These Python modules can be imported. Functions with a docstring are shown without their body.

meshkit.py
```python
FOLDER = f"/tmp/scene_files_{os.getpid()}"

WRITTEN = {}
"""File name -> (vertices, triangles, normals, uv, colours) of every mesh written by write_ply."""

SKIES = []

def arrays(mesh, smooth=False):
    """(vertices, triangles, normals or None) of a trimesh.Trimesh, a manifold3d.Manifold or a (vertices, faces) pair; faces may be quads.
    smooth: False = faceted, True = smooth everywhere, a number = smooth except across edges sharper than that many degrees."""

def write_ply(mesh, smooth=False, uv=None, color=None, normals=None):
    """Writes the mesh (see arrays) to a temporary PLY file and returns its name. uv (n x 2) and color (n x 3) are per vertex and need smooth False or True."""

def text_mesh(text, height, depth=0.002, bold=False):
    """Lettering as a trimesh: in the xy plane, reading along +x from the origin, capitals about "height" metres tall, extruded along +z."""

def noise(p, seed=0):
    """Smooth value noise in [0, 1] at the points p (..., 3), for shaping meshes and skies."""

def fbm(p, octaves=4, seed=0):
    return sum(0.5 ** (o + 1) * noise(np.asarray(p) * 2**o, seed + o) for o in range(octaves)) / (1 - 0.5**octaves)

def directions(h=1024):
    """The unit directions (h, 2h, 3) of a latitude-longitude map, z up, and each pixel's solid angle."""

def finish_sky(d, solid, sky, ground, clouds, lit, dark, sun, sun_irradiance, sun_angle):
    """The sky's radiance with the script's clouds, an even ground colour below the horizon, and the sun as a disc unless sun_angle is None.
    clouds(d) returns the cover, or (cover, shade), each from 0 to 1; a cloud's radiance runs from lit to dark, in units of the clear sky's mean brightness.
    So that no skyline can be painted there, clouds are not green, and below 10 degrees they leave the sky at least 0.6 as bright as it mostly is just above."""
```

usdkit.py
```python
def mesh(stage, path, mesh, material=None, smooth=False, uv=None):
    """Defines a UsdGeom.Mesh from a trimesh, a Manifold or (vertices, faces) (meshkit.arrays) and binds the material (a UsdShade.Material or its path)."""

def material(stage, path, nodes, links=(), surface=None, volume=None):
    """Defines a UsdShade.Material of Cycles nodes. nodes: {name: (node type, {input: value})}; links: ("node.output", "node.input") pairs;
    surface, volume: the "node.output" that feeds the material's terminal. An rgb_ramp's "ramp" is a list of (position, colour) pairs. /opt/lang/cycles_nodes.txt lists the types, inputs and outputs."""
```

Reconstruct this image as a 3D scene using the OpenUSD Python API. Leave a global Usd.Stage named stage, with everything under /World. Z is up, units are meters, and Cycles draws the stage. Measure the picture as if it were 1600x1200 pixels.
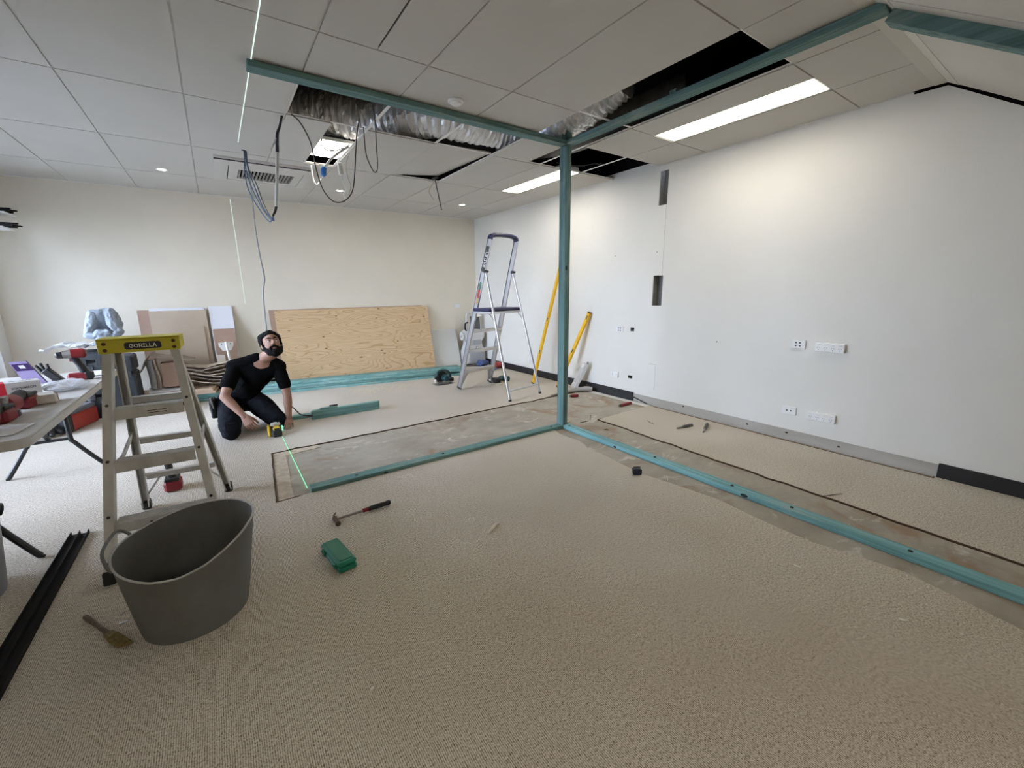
import math, numpy as np, trimesh, manifold3d as m3, usdkit, meshkit
from pxr import Usd, UsdGeom, UsdLux, UsdShade, Gf, Sdf, Vt
from shapely.geometry import Polygon, box as sbox
from shapely import affinity
from shapely.ops import unary_union

stage = Usd.Stage.CreateInMemory()
UsdGeom.SetStageUpAxis(stage, 'Z'); UsdGeom.SetStageMetersPerUnit(stage, 1.0)
UsdGeom.Xform.Define(stage, '/World'); UsdGeom.Scope.Define(stage, '/World/Looks')
rng = np.random.default_rng(7)

# ---------------------------------------------------------------- camera, sky, exposure
FPX, YAW, PITCH, ROLL, EYE = 651.96, 0.606623, 0.219654, -0.0136846, np.array([0, 0, 1.36])
_fw = np.array([math.sin(YAW) * math.cos(PITCH), math.cos(YAW) * math.cos(PITCH), -math.sin(PITCH)])
_r0 = np.array([math.cos(YAW), -math.sin(YAW), 0]); _u0 = np.cross(_r0, _fw)
_rt = math.cos(ROLL) * _r0 + math.sin(ROLL) * _u0; _up = -math.sin(ROLL) * _r0 + math.cos(ROLL) * _u0
cam = UsdGeom.Camera.Define(stage, '/World/camera')
cam.CreateHorizontalApertureAttr(36.0); cam.CreateVerticalApertureAttr(27.0)
cam.CreateFocalLengthAttr(36.0 * FPX / 1600); cam.CreateClippingRangeAttr(Gf.Vec2f(0.05, 500))
cam.CreateExposureAttr(0.16)
cam.AddTransformOp().Set(Gf.Matrix4d(*_rt, 0, *_up, 0, *(-_fw), 0, *EYE, 1))
LED, SKY, DOWN = 14.0, 5.4, 180.0          # lamp and daylight strengths
dome = UsdLux.DomeLight.Define(stage, '/World/sky')
dome.CreateColorAttr(Gf.Vec3f(0.83, 0.92, 1.19)); dome.CreateIntensityAttr(SKY)


def at(px, py, axis, val):
    """Where the photograph's pixel meets a wall, floor or other plane of the room."""
    d = _fw + (px - 800) / FPX * _rt - (py - 600) / FPX * _up
    return EYE + (val - EYE[axis]) / d[axis] * d


# ---------------------------------------------------------------- materials
LOOKS = {}


def look(name, base, rough=0.6, metal=0.0, var=0.0, vscale=6.0, stretch=(1, 1, 1), bump=0.0, bscale=120.0, dark=None, spec=0.5, emit=0.0, coat=0.0, rand=0.0):
    """Principled surface whose colour wanders between two tones by noise; bump is the relief in metres."""
    if name in LOOKS:
        return LOOKS[name]
    base = np.array(base, float)
    n = {'p': ('principled_bsdf', {'roughness': rough, 'metallic': metal, 'specular_ior_level': spec, 'coat_weight': coat}), 'g': ('texture_coordinate', {})}
    l = []
    if var > 0 or dark is not None:
        lo = np.array(dark, float) if dark is not None else base * (1 - var)
        n['m'] = ('mapping', {'scale': tuple(stretch)})
        n['n'] = ('noise_texture', {'scale': vscale, 'detail': 4.0, 'roughness': 0.6})
        n['r'] = ('rgb_ramp', {'ramp': [(0.32, tuple(lo)), (0.68, tuple(np.minimum(base * (1 + var * .3), 1)))]})
        l += [('g.object', 'm.vector'), ('m.vector', 'n.vector'), ('n.fac', 'r.fac'), ('r.color', 'p.base_color')]
    else:
        n['p'][1]['base_color'] = tuple(base)
    if bump > 0:
        n['mb'] = ('mapping', {'scale': tuple(stretch)})
        n['nb'] = ('noise_texture', {'scale': bscale, 'detail': 3.0})
        n['b'] = ('bump', {'strength': 0.7, 'distance': bump})
        l += [('g.object', 'mb.vector'), ('mb.vector', 'nb.vector'), ('nb.fac', 'b.height'), ('b.normal', 'p.normal')]
    if emit > 0:
        n['p'][1]['emission_color'] = tuple(base); n['p'][1]['emission_strength'] = emit
    LOOKS[name] = usdkit.material(stage, '/World/Looks/' + name, n, l, surface='p.BSDF')
    return LOOKS[name]


def glow(name, col, strength):
    LOOKS[name] = usdkit.material(stage, '/World/Looks/' + name, {'e': ('emission', {'color': col, 'strength': strength})}, surface='e.emission')
    return LOOKS[name]


def timber_look(name, axis, k=(1, 1, 1)):
    """Blue-green treated pine: grain lines along one axis, paler dusty and bare patches, dark scuffs."""
    st = [38, 38, 38]; st[axis] = 1.3
    st2 = [7, 7, 7]; st2[axis] = 1.6
    n = {'g': ('texture_coordinate', {}), 'm': ('mapping', {'scale': tuple(st)}), 'm2': ('mapping', {'scale': tuple(st2)}),
         'n': ('noise_texture', {'scale': 1.0, 'detail': 5.0, 'roughness': 0.6, 'distortion': 0.4}),
         'r': ('rgb_ramp', {'ramp': [(0.25, tuple(A(0.065, 0.125, 0.122) * k)), (0.5, tuple(A(0.125, 0.225, 0.22) * k)), (0.75, tuple(A(0.20, 0.325, 0.315) * k))]}),
         'n2': ('noise_texture', {'scale': 1.0, 'detail': 4.0, 'roughness': 0.65}),
         'r2': ('rgb_ramp', {'ramp': [(0.55, (0, 0, 0)), (0.72, (0.55, 0.55, 0.55))]}),
         'x': ('mix_color', {'b': (0.42, 0.46, 0.40)}), 'oi': ('object_info', {}), 'mr': ('map_range', {'to_min': 0.86, 'to_max': 1.12}), 'xr': ('mix_color', {'blend_type': 'multiply', 'fac': 1.0}),
         'p': ('principled_bsdf', {'roughness': 0.75, 'specular_ior_level': 0.25}), 'b': ('bump', {'strength': 0.4, 'distance': 0.001})}
    l = [('g.object', 'm.vector'), ('g.object', 'm2.vector'), ('m.vector', 'n.vector'), ('m2.vector', 'n2.vector'), ('n.fac', 'r.fac'), ('n2.fac', 'r2.fac'),
         ('r2.color', 'x.fac'), ('oi.random', 'mr.value'), ('r.color', 'xr.a'), ('mr.result', 'xr.b'), ('xr.result', 'x.a'), ('x.result', 'p.base_color'), ('n.fac', 'b.height'), ('b.normal', 'p.normal')]
    n['bw'] = ('rgb_to_bw', {}); l.remove(('r2.color', 'x.fac')); l += [('r2.color', 'bw.color'), ('bw.val', 'x.fac')]
    LOOKS[name] = usdkit.material(stage, '/World/Looks/' + name, n, l, surface='p.BSDF')
    return LOOKS[name]


A = lambda *a: np.array(a, float)
TX, TY, TZ = timber_look('treated_pine_x', 0), timber_look('treated_pine_y', 1), timber_look('treated_pine_z', 2)
TXM = timber_look('mid_treated_pine_x', 0, (1.2, 1.3, 1.28))
TXB, TYB = timber_look('bright_treated_pine_x', 0, (1.45, 1.6, 1.55)), timber_look('bright_treated_pine_y', 1, (1.35, 1.6, 1.72))


def carpet_look():
    """Loop pile in ribs that run along y: a fine wave across x, broken up by noise, flecked brown and cream."""
    n = {'g': ('texture_coordinate', {}), 'wob': ('noise_texture', {'scale': 9.0, 'detail': 1.0}), 'wm': ('vector_math', {'math_type': 'scale', 'scale': 0.009}), 'wa': ('vector_math', {'math_type': 'add'}),
         'w': ('wave_texture', {'scale': 50.0, 'distortion': 0.6, 'detail': 1.0, 'detail_scale': 3.0, 'bands_direction': 'x'}),
         'm': ('mapping', {'scale': (1.0, 0.6, 1.0)}), 'v': ('noise_texture', {'scale': 260.0, 'detail': 1.0, 'roughness': 0.7}),
         'f': ('noise_texture', {'scale': 1.3, 'detail': 4.0}), 'h': ('noise_texture', {'scale': 75.0, 'detail': 2.0, 'roughness': 0.8}), 'hm': ('math', {'math_type': 'multiply_add', 'value2': 0.75, 'value3': -0.375}), 'ha': ('math', {'math_type': 'add'}),
         'a': ('math', {'math_type': 'multiply_add', 'value2': 0.36, 'value3': -0.27}), 'c': ('math', {'math_type': 'multiply_add', 'value2': 1.25}),
         'r': ('rgb_ramp', {'ramp': [(0.14, (0.15, 0.12, 0.085)), (0.44, (0.50, 0.445, 0.365)), (0.78, (0.80, 0.735, 0.635))]}),
         'rf': ('rgb_ramp', {'ramp': [(0.3, (0.88, 0.86, 0.84)), (0.7, (1.0, 1.0, 1.0))]}), 'x': ('mix_color', {'blend_type': 'multiply', 'fac': 1.0}),
         'p': ('principled_bsdf', {'roughness': 0.95, 'specular_ior_level': 0.1, 'sheen_weight': 0.1}), 'b': ('bump', {'strength': 0.3, 'distance': 0.003})}
    l = [('g.object', 'wob.vector'), ('wob.color', 'wm.vector1'), ('wm.vector', 'wa.vector1'), ('g.object', 'wa.vector2'), ('wa.vector', 'w.vector'), ('g.object', 'm.vector'), ('m.vector', 'v.vector'), ('g.object', 'f.vector'), ('w.fac', 'a.value1'), ('v.fac', 'c.value1'), ('a.value', 'c.value3'),
         ('c.value', 'r.fac'), ('f.fac', 'rf.fac'), ('r.color', 'x.a'), ('rf.color', 'x.b'), ('x.result', 'p.base_color'), ('c.value', 'b.height'), ('b.normal', 'p.normal')]
    l.remove(('c.value', 'r.fac')); l += [('g.object', 'h.vector'), ('h.fac', 'hm.value1'), ('hm.value', 'ha.value1'), ('c.value', 'ha.value2'), ('ha.value', 'r.fac')]
    return usdkit.material(stage, '/World/Looks/loop_pile_carpet', n, l, surface='p.BSDF')


def concrete_look():
    """Bare slab: grey, with pale glue and plaster dust smears and rusty brown stains."""
    n = {'g': ('texture_coordinate', {}), 'm': ('mapping', {'scale': (1.0, 1.6, 1.0)}),
         'a': ('noise_texture', {'scale': 2.6, 'detail': 6.0, 'roughness': 0.62}), 'b1': ('noise_texture', {'scale': 3.4, 'detail': 5.0, 'roughness': 0.7, 'distortion': 0.8}),
         'c': ('noise_texture', {'scale': 1.9, 'detail': 5.0, 'roughness': 0.6, 'distortion': 1.2}),
         'ra': ('rgb_ramp', {'ramp': [(0.3, (0.33, 0.295, 0.24)), (0.7, (0.46, 0.42, 0.355))]}),
         'rb': ('rgb_ramp', {'ramp': [(0.57, (0, 0, 0)), (0.70, (0.85, 0.85, 0.85))]}), 'rc': ('rgb_ramp', {'ramp': [(0.55, (0, 0, 0)), (0.68, (0.65, 0.65, 0.65))]}),
         'x1': ('mix_color', {'b': (0.70, 0.66, 0.60)}), 'x2': ('mix_color', {'b': (0.30, 0.19, 0.11)}), 'w1': ('rgb_to_bw', {}), 'w2': ('rgb_to_bw', {}),
         'p': ('principled_bsdf', {'roughness': 0.85, 'specular_ior_level': 0.2}), 'b': ('bump', {'strength': 0.35, 'distance': 0.003})}
    l = [('g.object', 'm.vector'), ('m.vector', 'a.vector'), ('m.vector', 'b1.vector'), ('g.object', 'c.vector'), ('a.fac', 'ra.fac'), ('b1.fac', 'rb.fac'), ('c.fac', 'rc.fac'),
         ('rb.color', 'w1.color'), ('rc.color', 'w2.color'), ('w1.val', 'x1.fac'), ('w2.val', 'x2.fac'), ('ra.color', 'x1.a'), ('x1.result', 'x2.a'), ('x2.result', 'p.base_color'),
         ('a.fac', 'b.height'), ('b.normal', 'p.normal')]
    return usdkit.material(stage, '/World/Looks/bare_concrete', n, l, surface='p.BSDF')


def plywood_look():
    """Pine plywood face: long cathedral grain along x with rows of small dark knots."""
    n = {'g': ('texture_coordinate', {}), 'm': ('mapping', {'scale': (0.55, 2.6, 2.6)}),
         'w0': ('noise_texture', {'scale': 1.5, 'detail': 1.5, 'roughness': 0.35, 'distortion': 0.3}), 'w1': ('math', {'math_type': 'multiply', 'value2': 26.0}), 'w': ('math', {'math_type': 'fraction'}),
         'mf': ('mapping', {'scale': (3.0, 40.0, 40.0)}), 'f': ('noise_texture', {'scale': 2.0, 'detail': 3.0}),
         'r': ('rgb_ramp', {'ramp': [(0.0, (0.60, 0.42, 0.24)), (0.12, (0.72, 0.53, 0.33)), (0.8, (0.70, 0.50, 0.30)), (0.92, (0.58, 0.38, 0.20)), (1.0, (0.56, 0.36, 0.19))]}),
         'rf': ('rgb_ramp', {'ramp': [(0.3, (0.86, 0.84, 0.8)), (0.7, (1, 1, 1))]}), 'xf': ('mix_color', {'blend_type': 'multiply', 'fac': 1.0}),
         'mk': ('mapping', {'scale': (4.6, 0.0, 10.0)}), 'k': ('voronoi_texture', {'scale': 1.0, 'randomness': 0.75}),
         'rk': ('rgb_ramp', {'ramp': [(0.06, (0.8, 0.8, 0.8)), (0.12, (0, 0, 0))]}), 'wk': ('rgb_to_bw', {}), 'xk': ('mix_color', {'b': (0.13, 0.055, 0.025)}),
         'p': ('principled_bsdf', {'roughness': 0.6, 'specular_ior_level': 0.3})}
    l = [('g.object', 'm.vector'), ('m.vector', 'w0.vector'), ('w0.fac', 'w1.value1'), ('w1.value', 'w.value1'), ('g.object', 'mf.vector'), ('mf.vector', 'f.vector'), ('w.value', 'r.fac'), ('f.fac', 'rf.fac'), ('r.color', 'xf.a'), ('rf.color', 'xf.b'),
         ('g.object', 'mk.vector'), ('mk.vector', 'k.vector'), ('k.distance', 'rk.fac'), ('rk.color', 'wk.color'), ('wk.val', 'xk.fac'), ('xf.result', 'xk.a'), ('xk.result', 'p.base_color')]
    return usdkit.material(stage, '/World/Looks/pine_plywood', n, l, surface='p.BSDF')


def foil_look():
    n = {'g': ('texture_coordinate', {}), 'm': ('mapping', {'scale': (30.0, 9.0, 9.0)}), 'v': ('voronoi_texture', {'scale': 1.0}), 'n': ('noise_texture', {'scale': 1.6, 'detail': 3.0}), 'a': ('math', {'math_type': 'add'}),
         'p': ('principled_bsdf', {'base_color': (0.85, 0.85, 0.86), 'metallic': 0.35, 'roughness': 0.25}), 'b': ('bump', {'strength': 0.8, 'distance': 0.010})}
    l = [('g.object', 'm.vector'), ('m.vector', 'v.vector'), ('m.vector', 'n.vector'), ('v.distance', 'a.value1'), ('n.fac', 'a.value2'), ('a.value', 'b.height'), ('b.normal', 'p.normal')]
    return usdkit.material(stage, '/World/Looks/crinkled_foil', n, l, surface='p.BSDF')


CARPET, CONC, PLY, FOIL = carpet_look(), concrete_look(), plywood_look(), foil_look()
WALL = look('wall_paint', (0.78, 0.765, 0.715), 0.6, var=0.03, vscale=1.5, spec=0.3)
WALLB = look('back_wall_paint', (0.80, 0.74, 0.625), 0.6, var=0.05, vscale=1.1, spec=0.3)
TILE = look('ceiling_board', (0.60, 0.58, 0.535), 0.8, var=0.03, vscale=2.0, spec=0.1)
RAIL = look('ceiling_rail_white', (0.80, 0.79, 0.77), 0.5)
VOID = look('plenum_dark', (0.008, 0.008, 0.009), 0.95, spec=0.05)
BLK = look('black_plastic', (0.016, 0.017, 0.019), 0.45)
BLKM = look('matt_black', (0.012, 0.012, 0.013), 0.7, spec=0.25)
WHT = look('white_plastic', (0.84, 0.84, 0.82), 0.35)
ALU = look('brushed_aluminium', (0.62, 0.63, 0.66), 0.30, metal=0.9, var=0.08, vscale=20)
ALUD = look('weathered_aluminium', (0.60, 0.59, 0.56), 0.55, metal=0.2, var=0.22, vscale=14, stretch=(1, 1, .3))
RIVET = look('dark_rivet', (0.05, 0.05, 0.05), 0.4, metal=0.6)
YEL = look('yellow_plastic', (0.62, 0.53, 0.02), 0.45, var=0.12, vscale=9)
YELL = look('yellow_level_paint', (0.85, 0.50, 0.02), 0.4)
NAVY = look('navy_plastic', (0.022, 0.022, 0.085), 0.4)
GREY = look('grey_rubber', (0.150, 0.157, 0.150), 0.6, dark=(0.115, 0.112, 0.10), vscale=4)
GRN = look('green_plastic', (0.008, 0.20, 0.125), 0.4, var=0.2, vscale=12)
RED = look('tool_red', (0.23, 0.010, 0.014), 0.45)
DRED = look('dusty_red', (0.22, 0.012, 0.018), 0.5)
DGRY = look('dark_grey_plastic', (0.045, 0.047, 0.05), 0.5)
TEAL = look('tool_teal', (0.008, 0.05, 0.06), 0.4)
STEEL = look('tool_steel', (0.33, 0.31, 0.29), 0.4, metal=0.8, var=0.3, vscale=40)
MDF = look('brown_board', (0.52, 0.42, 0.32), 0.7, var=0.06, vscale=5)
MDFD = look('dark_brown_board', (0.40, 0.27, 0.20), 0.7, var=0.08, vscale=5)
WBRD = look('white_melamine', (0.80, 0.81, 0.86), 0.4)
LGB = look('pale_grey_board', (0.66, 0.66, 0.63), 0.6)
JUTE = look('carpet_backing', (0.56, 0.47, 0.36), 0.9, var=0.25, vscale=18)
JUTED = look('carpet_pile_side', (0.30, 0.25, 0.20), 0.95, var=0.25, vscale=40)
EDGE = look('frayed_brown_edge', (0.095, 0.055, 0.032), 0.95, var=0.5, vscale=30)
CGRY = look('grey_cable', (0.30, 0.30, 0.29), 0.5)
CDGR = look('dark_cable', (0.10, 0.10, 0.10), 0.5)
CBLU = look('blue_cable', (0.07, 0.15, 0.30), 0.45)


# ---------------------------------------------------------------- mesh helpers
def unit(v):
    v = np.asarray(v, float); return v / (np.linalg.norm(v) + 1e-12)


def cat(*ms):
    out = []
    for m in ms:
        out += m if isinstance(m, list) else [m]
    return trimesh.util.concatenate(out)


def rbox(size, c=0.0, at0=(0, 0, 0), frame=None):
    """A box of that size about at0; c chamfers all edges; frame = three row vectors for its own axes."""
    h = np.asarray(size, float) / 2
    c = min(c, h.min() * .9)
    if c <= 0:
        m = trimesh.creation.box(size)
    else:
        P = []
        for s in np.ndindex(2, 2, 2):
            s = np.array(s) * 2 - 1
            for k in range(3):
                q = h - c; q[k] = h[k]; P.append(s * q)
        m = trimesh.convex.convex_hull(np.array(P))
    v = np.array(m.vertices)
    if frame is not None:
        v = v @ np.asarray(frame, float)
    return trimesh.Trimesh(v + np.asarray(at0, float), m.faces, process=False)


def bb(lo, hi, c=0.0):
    lo, hi = np.asarray(lo, float), np.asarray(hi, float)
    return rbox(hi - lo, c, (lo + hi) / 2)


def beam(p, q, w, h, side=(1, 0, 0), c=0.0):
    """A bar from p to q, w wide along side, h deep across."""
    p, q = np.asarray(p, float), np.asarray(q, float)
    d = unit(q - p); s = unit(np.asarray(side, float) - np.dot(side, d) * d); t = np.cross(d, s)
    return rbox((np.linalg.norm(q - p), w, h), c, (p + q) / 2, [d, s, t])


def ring_mesh(rings, caps=True, closed=False):
    """Skin over rings of equal vertex count."""
    R = np.asarray(rings, float); k, n = R.shape[:2]
    v = R.reshape(-1, 3); f = []
    kk = k if closed else k - 1
    for i in range(kk):
        i2 = (i + 1) % k
        for j in range(n):
            a, b, c, d = i * n + j, i * n + (j + 1) % n, i2 * n + (j + 1) % n, i2 * n + j
            f += [(a, b, c), (a, c, d)]
    if caps and not closed:
        v = np.vstack([v, R[0].mean(0), R[-1].mean(0)]); a, b = len(v) - 2, len(v) - 1
        for j in range(n):
            f += [(a, (j + 1) % n, j), (b, (k - 1) * n + j, (k - 1) * n + (j + 1) % n)]
    return trimesh.Trimesh(v, np.array(f), process=False)


def spline(pts, m=6):
    """Catmull-Rom through the points."""
    P = np.asarray(pts, float)
    if len(P) < 3:
        return P
    Q = np.vstack([2 * P[0] - P[1], P, 2 * P[-1] - P[-2]]); out = []
    for i in range(len(P) - 1):
        a, b, c, d = Q[i:i + 4]
        for t in np.arange(m) / m:
            out.append(.5 * (2 * b + (c - a) * t + (2 * a - 5 * b + 4 * c - d) * t * t + (3 * b - a - 3 * c + d) * t ** 3))
    return np.vstack([out, P[-1:]])


def tube(pts, r, n=8, smooth=0, flat=1.0):
    """A round rod along a polyline; r may vary; smooth > 0 runs a spline through the points first."""
    P = np.asarray(pts, float)
    rr = np.broadcast_to(np.asarray(r, float), (len(P),))
    if smooth:
        t = np.linspace(0, len(P) - 1, (len(P) - 1) * smooth + 1)
        rr = np.interp(t, np.arange(len(P)), rr); P = spline(P, smooth)
    T = np.gradient(P, axis=0); T /= np.linalg.norm(T, axis=1, keepdims=True) + 1e-12
    u = unit(np.cross(T[0], (0, 0, 1) if abs(T[0][2]) < .9 else (1, 0, 0))); R = []
    ang = np.arange(n) * 2 * np.pi / n
    for p, t, r_ in zip(P, T, rr):
        u = unit(u - np.dot(u, t) * t); w = np.cross(t, u)
        R.append(p + r_ * (np.cos(ang)[:, None] * u * flat + np.sin(ang)[:, None] * w))
    return ring_mesh(R)


def cyl(p, q, r, r2=None, n=20):
    return tube([p, q], [r, r if r2 is None else r2], n)


def prism(poly, depth, o=(0, 0, 0), ux=(1, 0, 0), uy=(0, 1, 0)):
    """A shapely outline, pushed out along ux x uy by depth."""
    ux, uy = np.asarray(ux, float), np.asarray(uy, float)
    uz = np.cross(ux, uy); ms = []
    for g in getattr(poly, 'geoms', [poly]):
        m = trimesh.creation.extrude_polygon(g, depth, engine='earcut')
        v = np.array(m.vertices)
        ms.append(trimesh.Trimesh(np.asarray(o, float) + v[:, :1] * ux + v[:, 1:2] * uy + v[:, 2:] * uz, m.faces, process=False))
    return cat(ms)


def lathe(prof, n=28, o=(0, 0, 0), axis=(0, 0, 1)):
    """(radius, height) pairs turned about an axis through o."""
    z = unit(axis); x = unit(np.cross(z, (0, 1, 0) if abs(z[1]) < .9 else (1, 0, 0))); y = np.cross(z, x)
    a = np.arange(n) * 2 * np.pi / n
    return ring_mesh([np.asarray(o, float) + h * z + r * (np.cos(a)[:, None] * x + np.sin(a)[:, None] * y) for r, h in prof])


def sheet(fn, nu, nv, thick):
    """A curved sheet fn(u, v) -> point with thickness along its own normal."""
    U, Vv = np.meshgrid(np.linspace(0, 1, nu), np.linspace(0, 1, nv), indexing='ij')
    P = np.array([[fn(u, v) for u, v in zip(a, b)] for a, b in zip(U, Vv)])
    N = np.cross(np.gradient(P, axis=0), np.gradient(P, axis=1)); N /= np.linalg.norm(N, axis=2, keepdims=True) + 1e-12
    Q = P + N * thick
    v = np.vstack([P.reshape(-1, 3), Q.reshape(-1, 3)]); n = nu * nv; f = []
    I = lambda i, j: i * nv + j
    for i in range(nu - 1):
        for j in range(nv - 1):
            a, b, c, d = I(i, j), I(i + 1, j), I(i + 1, j + 1), I(i, j + 1)
            f += [(a, c, b), (a, d, c), (a + n, b + n, c + n), (a + n, c + n, d + n)]
    def side(e):
        for a, b in zip(e[:-1], e[1:]):
            f.append((a, b, b + n)); f.append((a, b + n, a + n))
    side([I(i, 0) for i in range(nu)]); side([I(nu - 1, j) for j in range(nv)])
    side([I(i, nv - 1) for i in range(nu)][::-1]); side([I(0, j) for j in range(nv)][::-1])
    return trimesh.Trimesh(v, np.array(f), process=False)


def mani(m):
    m = trimesh.Trimesh(m.vertices, m.faces, process=True)
    return m3.Manifold(m3.Mesh(np.asarray(m.vertices, np.float32), np.asarray(m.faces, np.uint32)))


def tri(m):
    k = m.to_mesh(); return trimesh.Trimesh(np.array(k.vert_properties)[:, :3], np.array(k.tri_verts), process=False)


def ball(c, r, n=16, sc=(1, 1, 1), rot=None):
    m = trimesh.creation.icosphere(2, 1.0); v = np.array(m.vertices) * np.asarray(sc) * r
    if rot is not None:
        v = v @ np.asarray(rot)
        if np.linalg.det(np.asarray(rot, float)) < 0:
            return trimesh.Trimesh(v + np.asarray(c, float), np.array(m.faces)[:, ::-1], process=False)
    return trimesh.Trimesh(v + np.asarray(c, float), m.faces, process=False)


def taubin(t, it, lam=.5, mu=-.53):
    """Shrink-free smoothing over the mesh's own edges, in place."""
    import scipy.sparse as sp
    e = np.sort(t.faces[:, [0, 1, 1, 2, 2, 0]].reshape(-1, 2), axis=1); e = np.unique(e[e[:, 0] != e[:, 1]], axis=0); n = len(t.vertices)
    W = sp.coo_matrix((np.ones(2 * len(e)), (np.r_[e[:, 0], e[:, 1]], np.r_[e[:, 1], e[:, 0]])), (n, n)).tocsr()
    d = np.asarray(W.sum(1)).ravel(); ok = d > 0; v = np.array(t.vertices)
    for _ in range(it):
        for k in (lam, mu):
            L = np.zeros_like(v); L[ok] = (W @ v)[ok] / d[ok, None] - v[ok]; v = v + k * L
    t.vertices = v; return t


def bone(*cr):
    """Hull of spheres given as (centre, radius) pairs, as a Manifold."""
    return m3.Manifold.batch_hull([mani(ball(c, r)) for c, r in cr])


def lettering(text, height, o, ux, uy, depth=0.001, bold=True, centre=True):
    m = meshkit.text_mesh(text, height, depth, bold); v = np.array(m.vertices)
    if centre:
        v[:, :2] -= (v[:, :2].max(0) + v[:, :2].min(0)) / 2
    ux, uy = unit(ux), unit(uy)
    return trimesh.Trimesh(np.asarray(o, float) + v[:, :1] * ux + v[:, 1:2] * uy + v[:, 2:] * np.cross(ux, uy), m.faces, process=False)


# ---------------------------------------------------------------- scene tree helpers
TAKEN = set()


def numbered(parent, name):
    p, k = f'{parent}/{name}', 0
    while p in TAKEN:
        k += 1; p = f'{parent}/{name}_{k:03d}'
    TAKEN.add(p); return p


def keys(prim, **kw):
    for k, v in kw.items():
        if v is not None:
            prim.SetCustomDataByKey(k, v)


BASE = {}


def thing(name, label, category, base=(0, 0, 0), group=None, kind=None):
    x = UsdGeom.Xform.Define(stage, numbered('/World', name)); x.AddTranslateOp().Set(Gf.Vec3d(*map(float, base)))
    p = str(x.GetPath()); BASE[p] = np.asarray(base, float)
    keys(x.GetPrim(), label=label, category=category, group=group, kind=kind)
    return p


def part(parent, name, mesh, mat, smooth=30, label=None, kind=None):
    """A mesh under a thing or part; its shape is given in room coordinates."""
    p = numbered(parent, name); b = next(BASE[q] for q in (parent, parent.rsplit('/', 1)[0], parent.rsplit('/', 2)[0]) if q in BASE)
    if hasattr(mesh, 'to_mesh'):
        mesh = tri(mesh)
    m = trimesh.Trimesh(np.array(mesh.vertices) - b, mesh.faces, process=False)
    q = usdkit.mesh(stage, p, m, mat, smooth=smooth); keys(q.GetPrim(), label=label, kind=kind)
    return p


def solo(name, mesh, mat, label, category, smooth=30, group=None, kind=None):
    """A thing that is one mesh."""
    p = numbered('/World', name)
    if hasattr(mesh, 'to_mesh'):
        mesh = tri(mesh)
    b = np.array([*np.asarray(mesh.bounds).mean(0)[:2], mesh.bounds[0][2]])
    q = usdkit.mesh(stage, p, trimesh.Trimesh(np.array(mesh.vertices) - b, mesh.faces, process=False), mat, smooth=smooth)
    UsdGeom.Xformable(q).AddTranslateOp().Set(Gf.Vec3d(*map(float, b)))
    keys(q.GetPrim(), label=label, category=category, group=group, kind=kind); BASE[p] = b
    return p


def struct(name, mesh, mat, parent=None, smooth=False):
    p = numbered(parent or '/World', name)
    q = usdkit.mesh(stage, p, tri(mesh) if hasattr(mesh, 'to_mesh') else mesh, mat, smooth=smooth)
    if parent is None:
        keys(q.GetPrim(), kind='structure')
    return p


def holder(name):
    x = UsdGeom.Xform.Define(stage, numbered('/World', name)); keys(x.GetPrim(), kind='structure'); BASE[str(x.GetPath())] = A(0, 0, 0)
    return str(x.GetPath())


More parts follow.
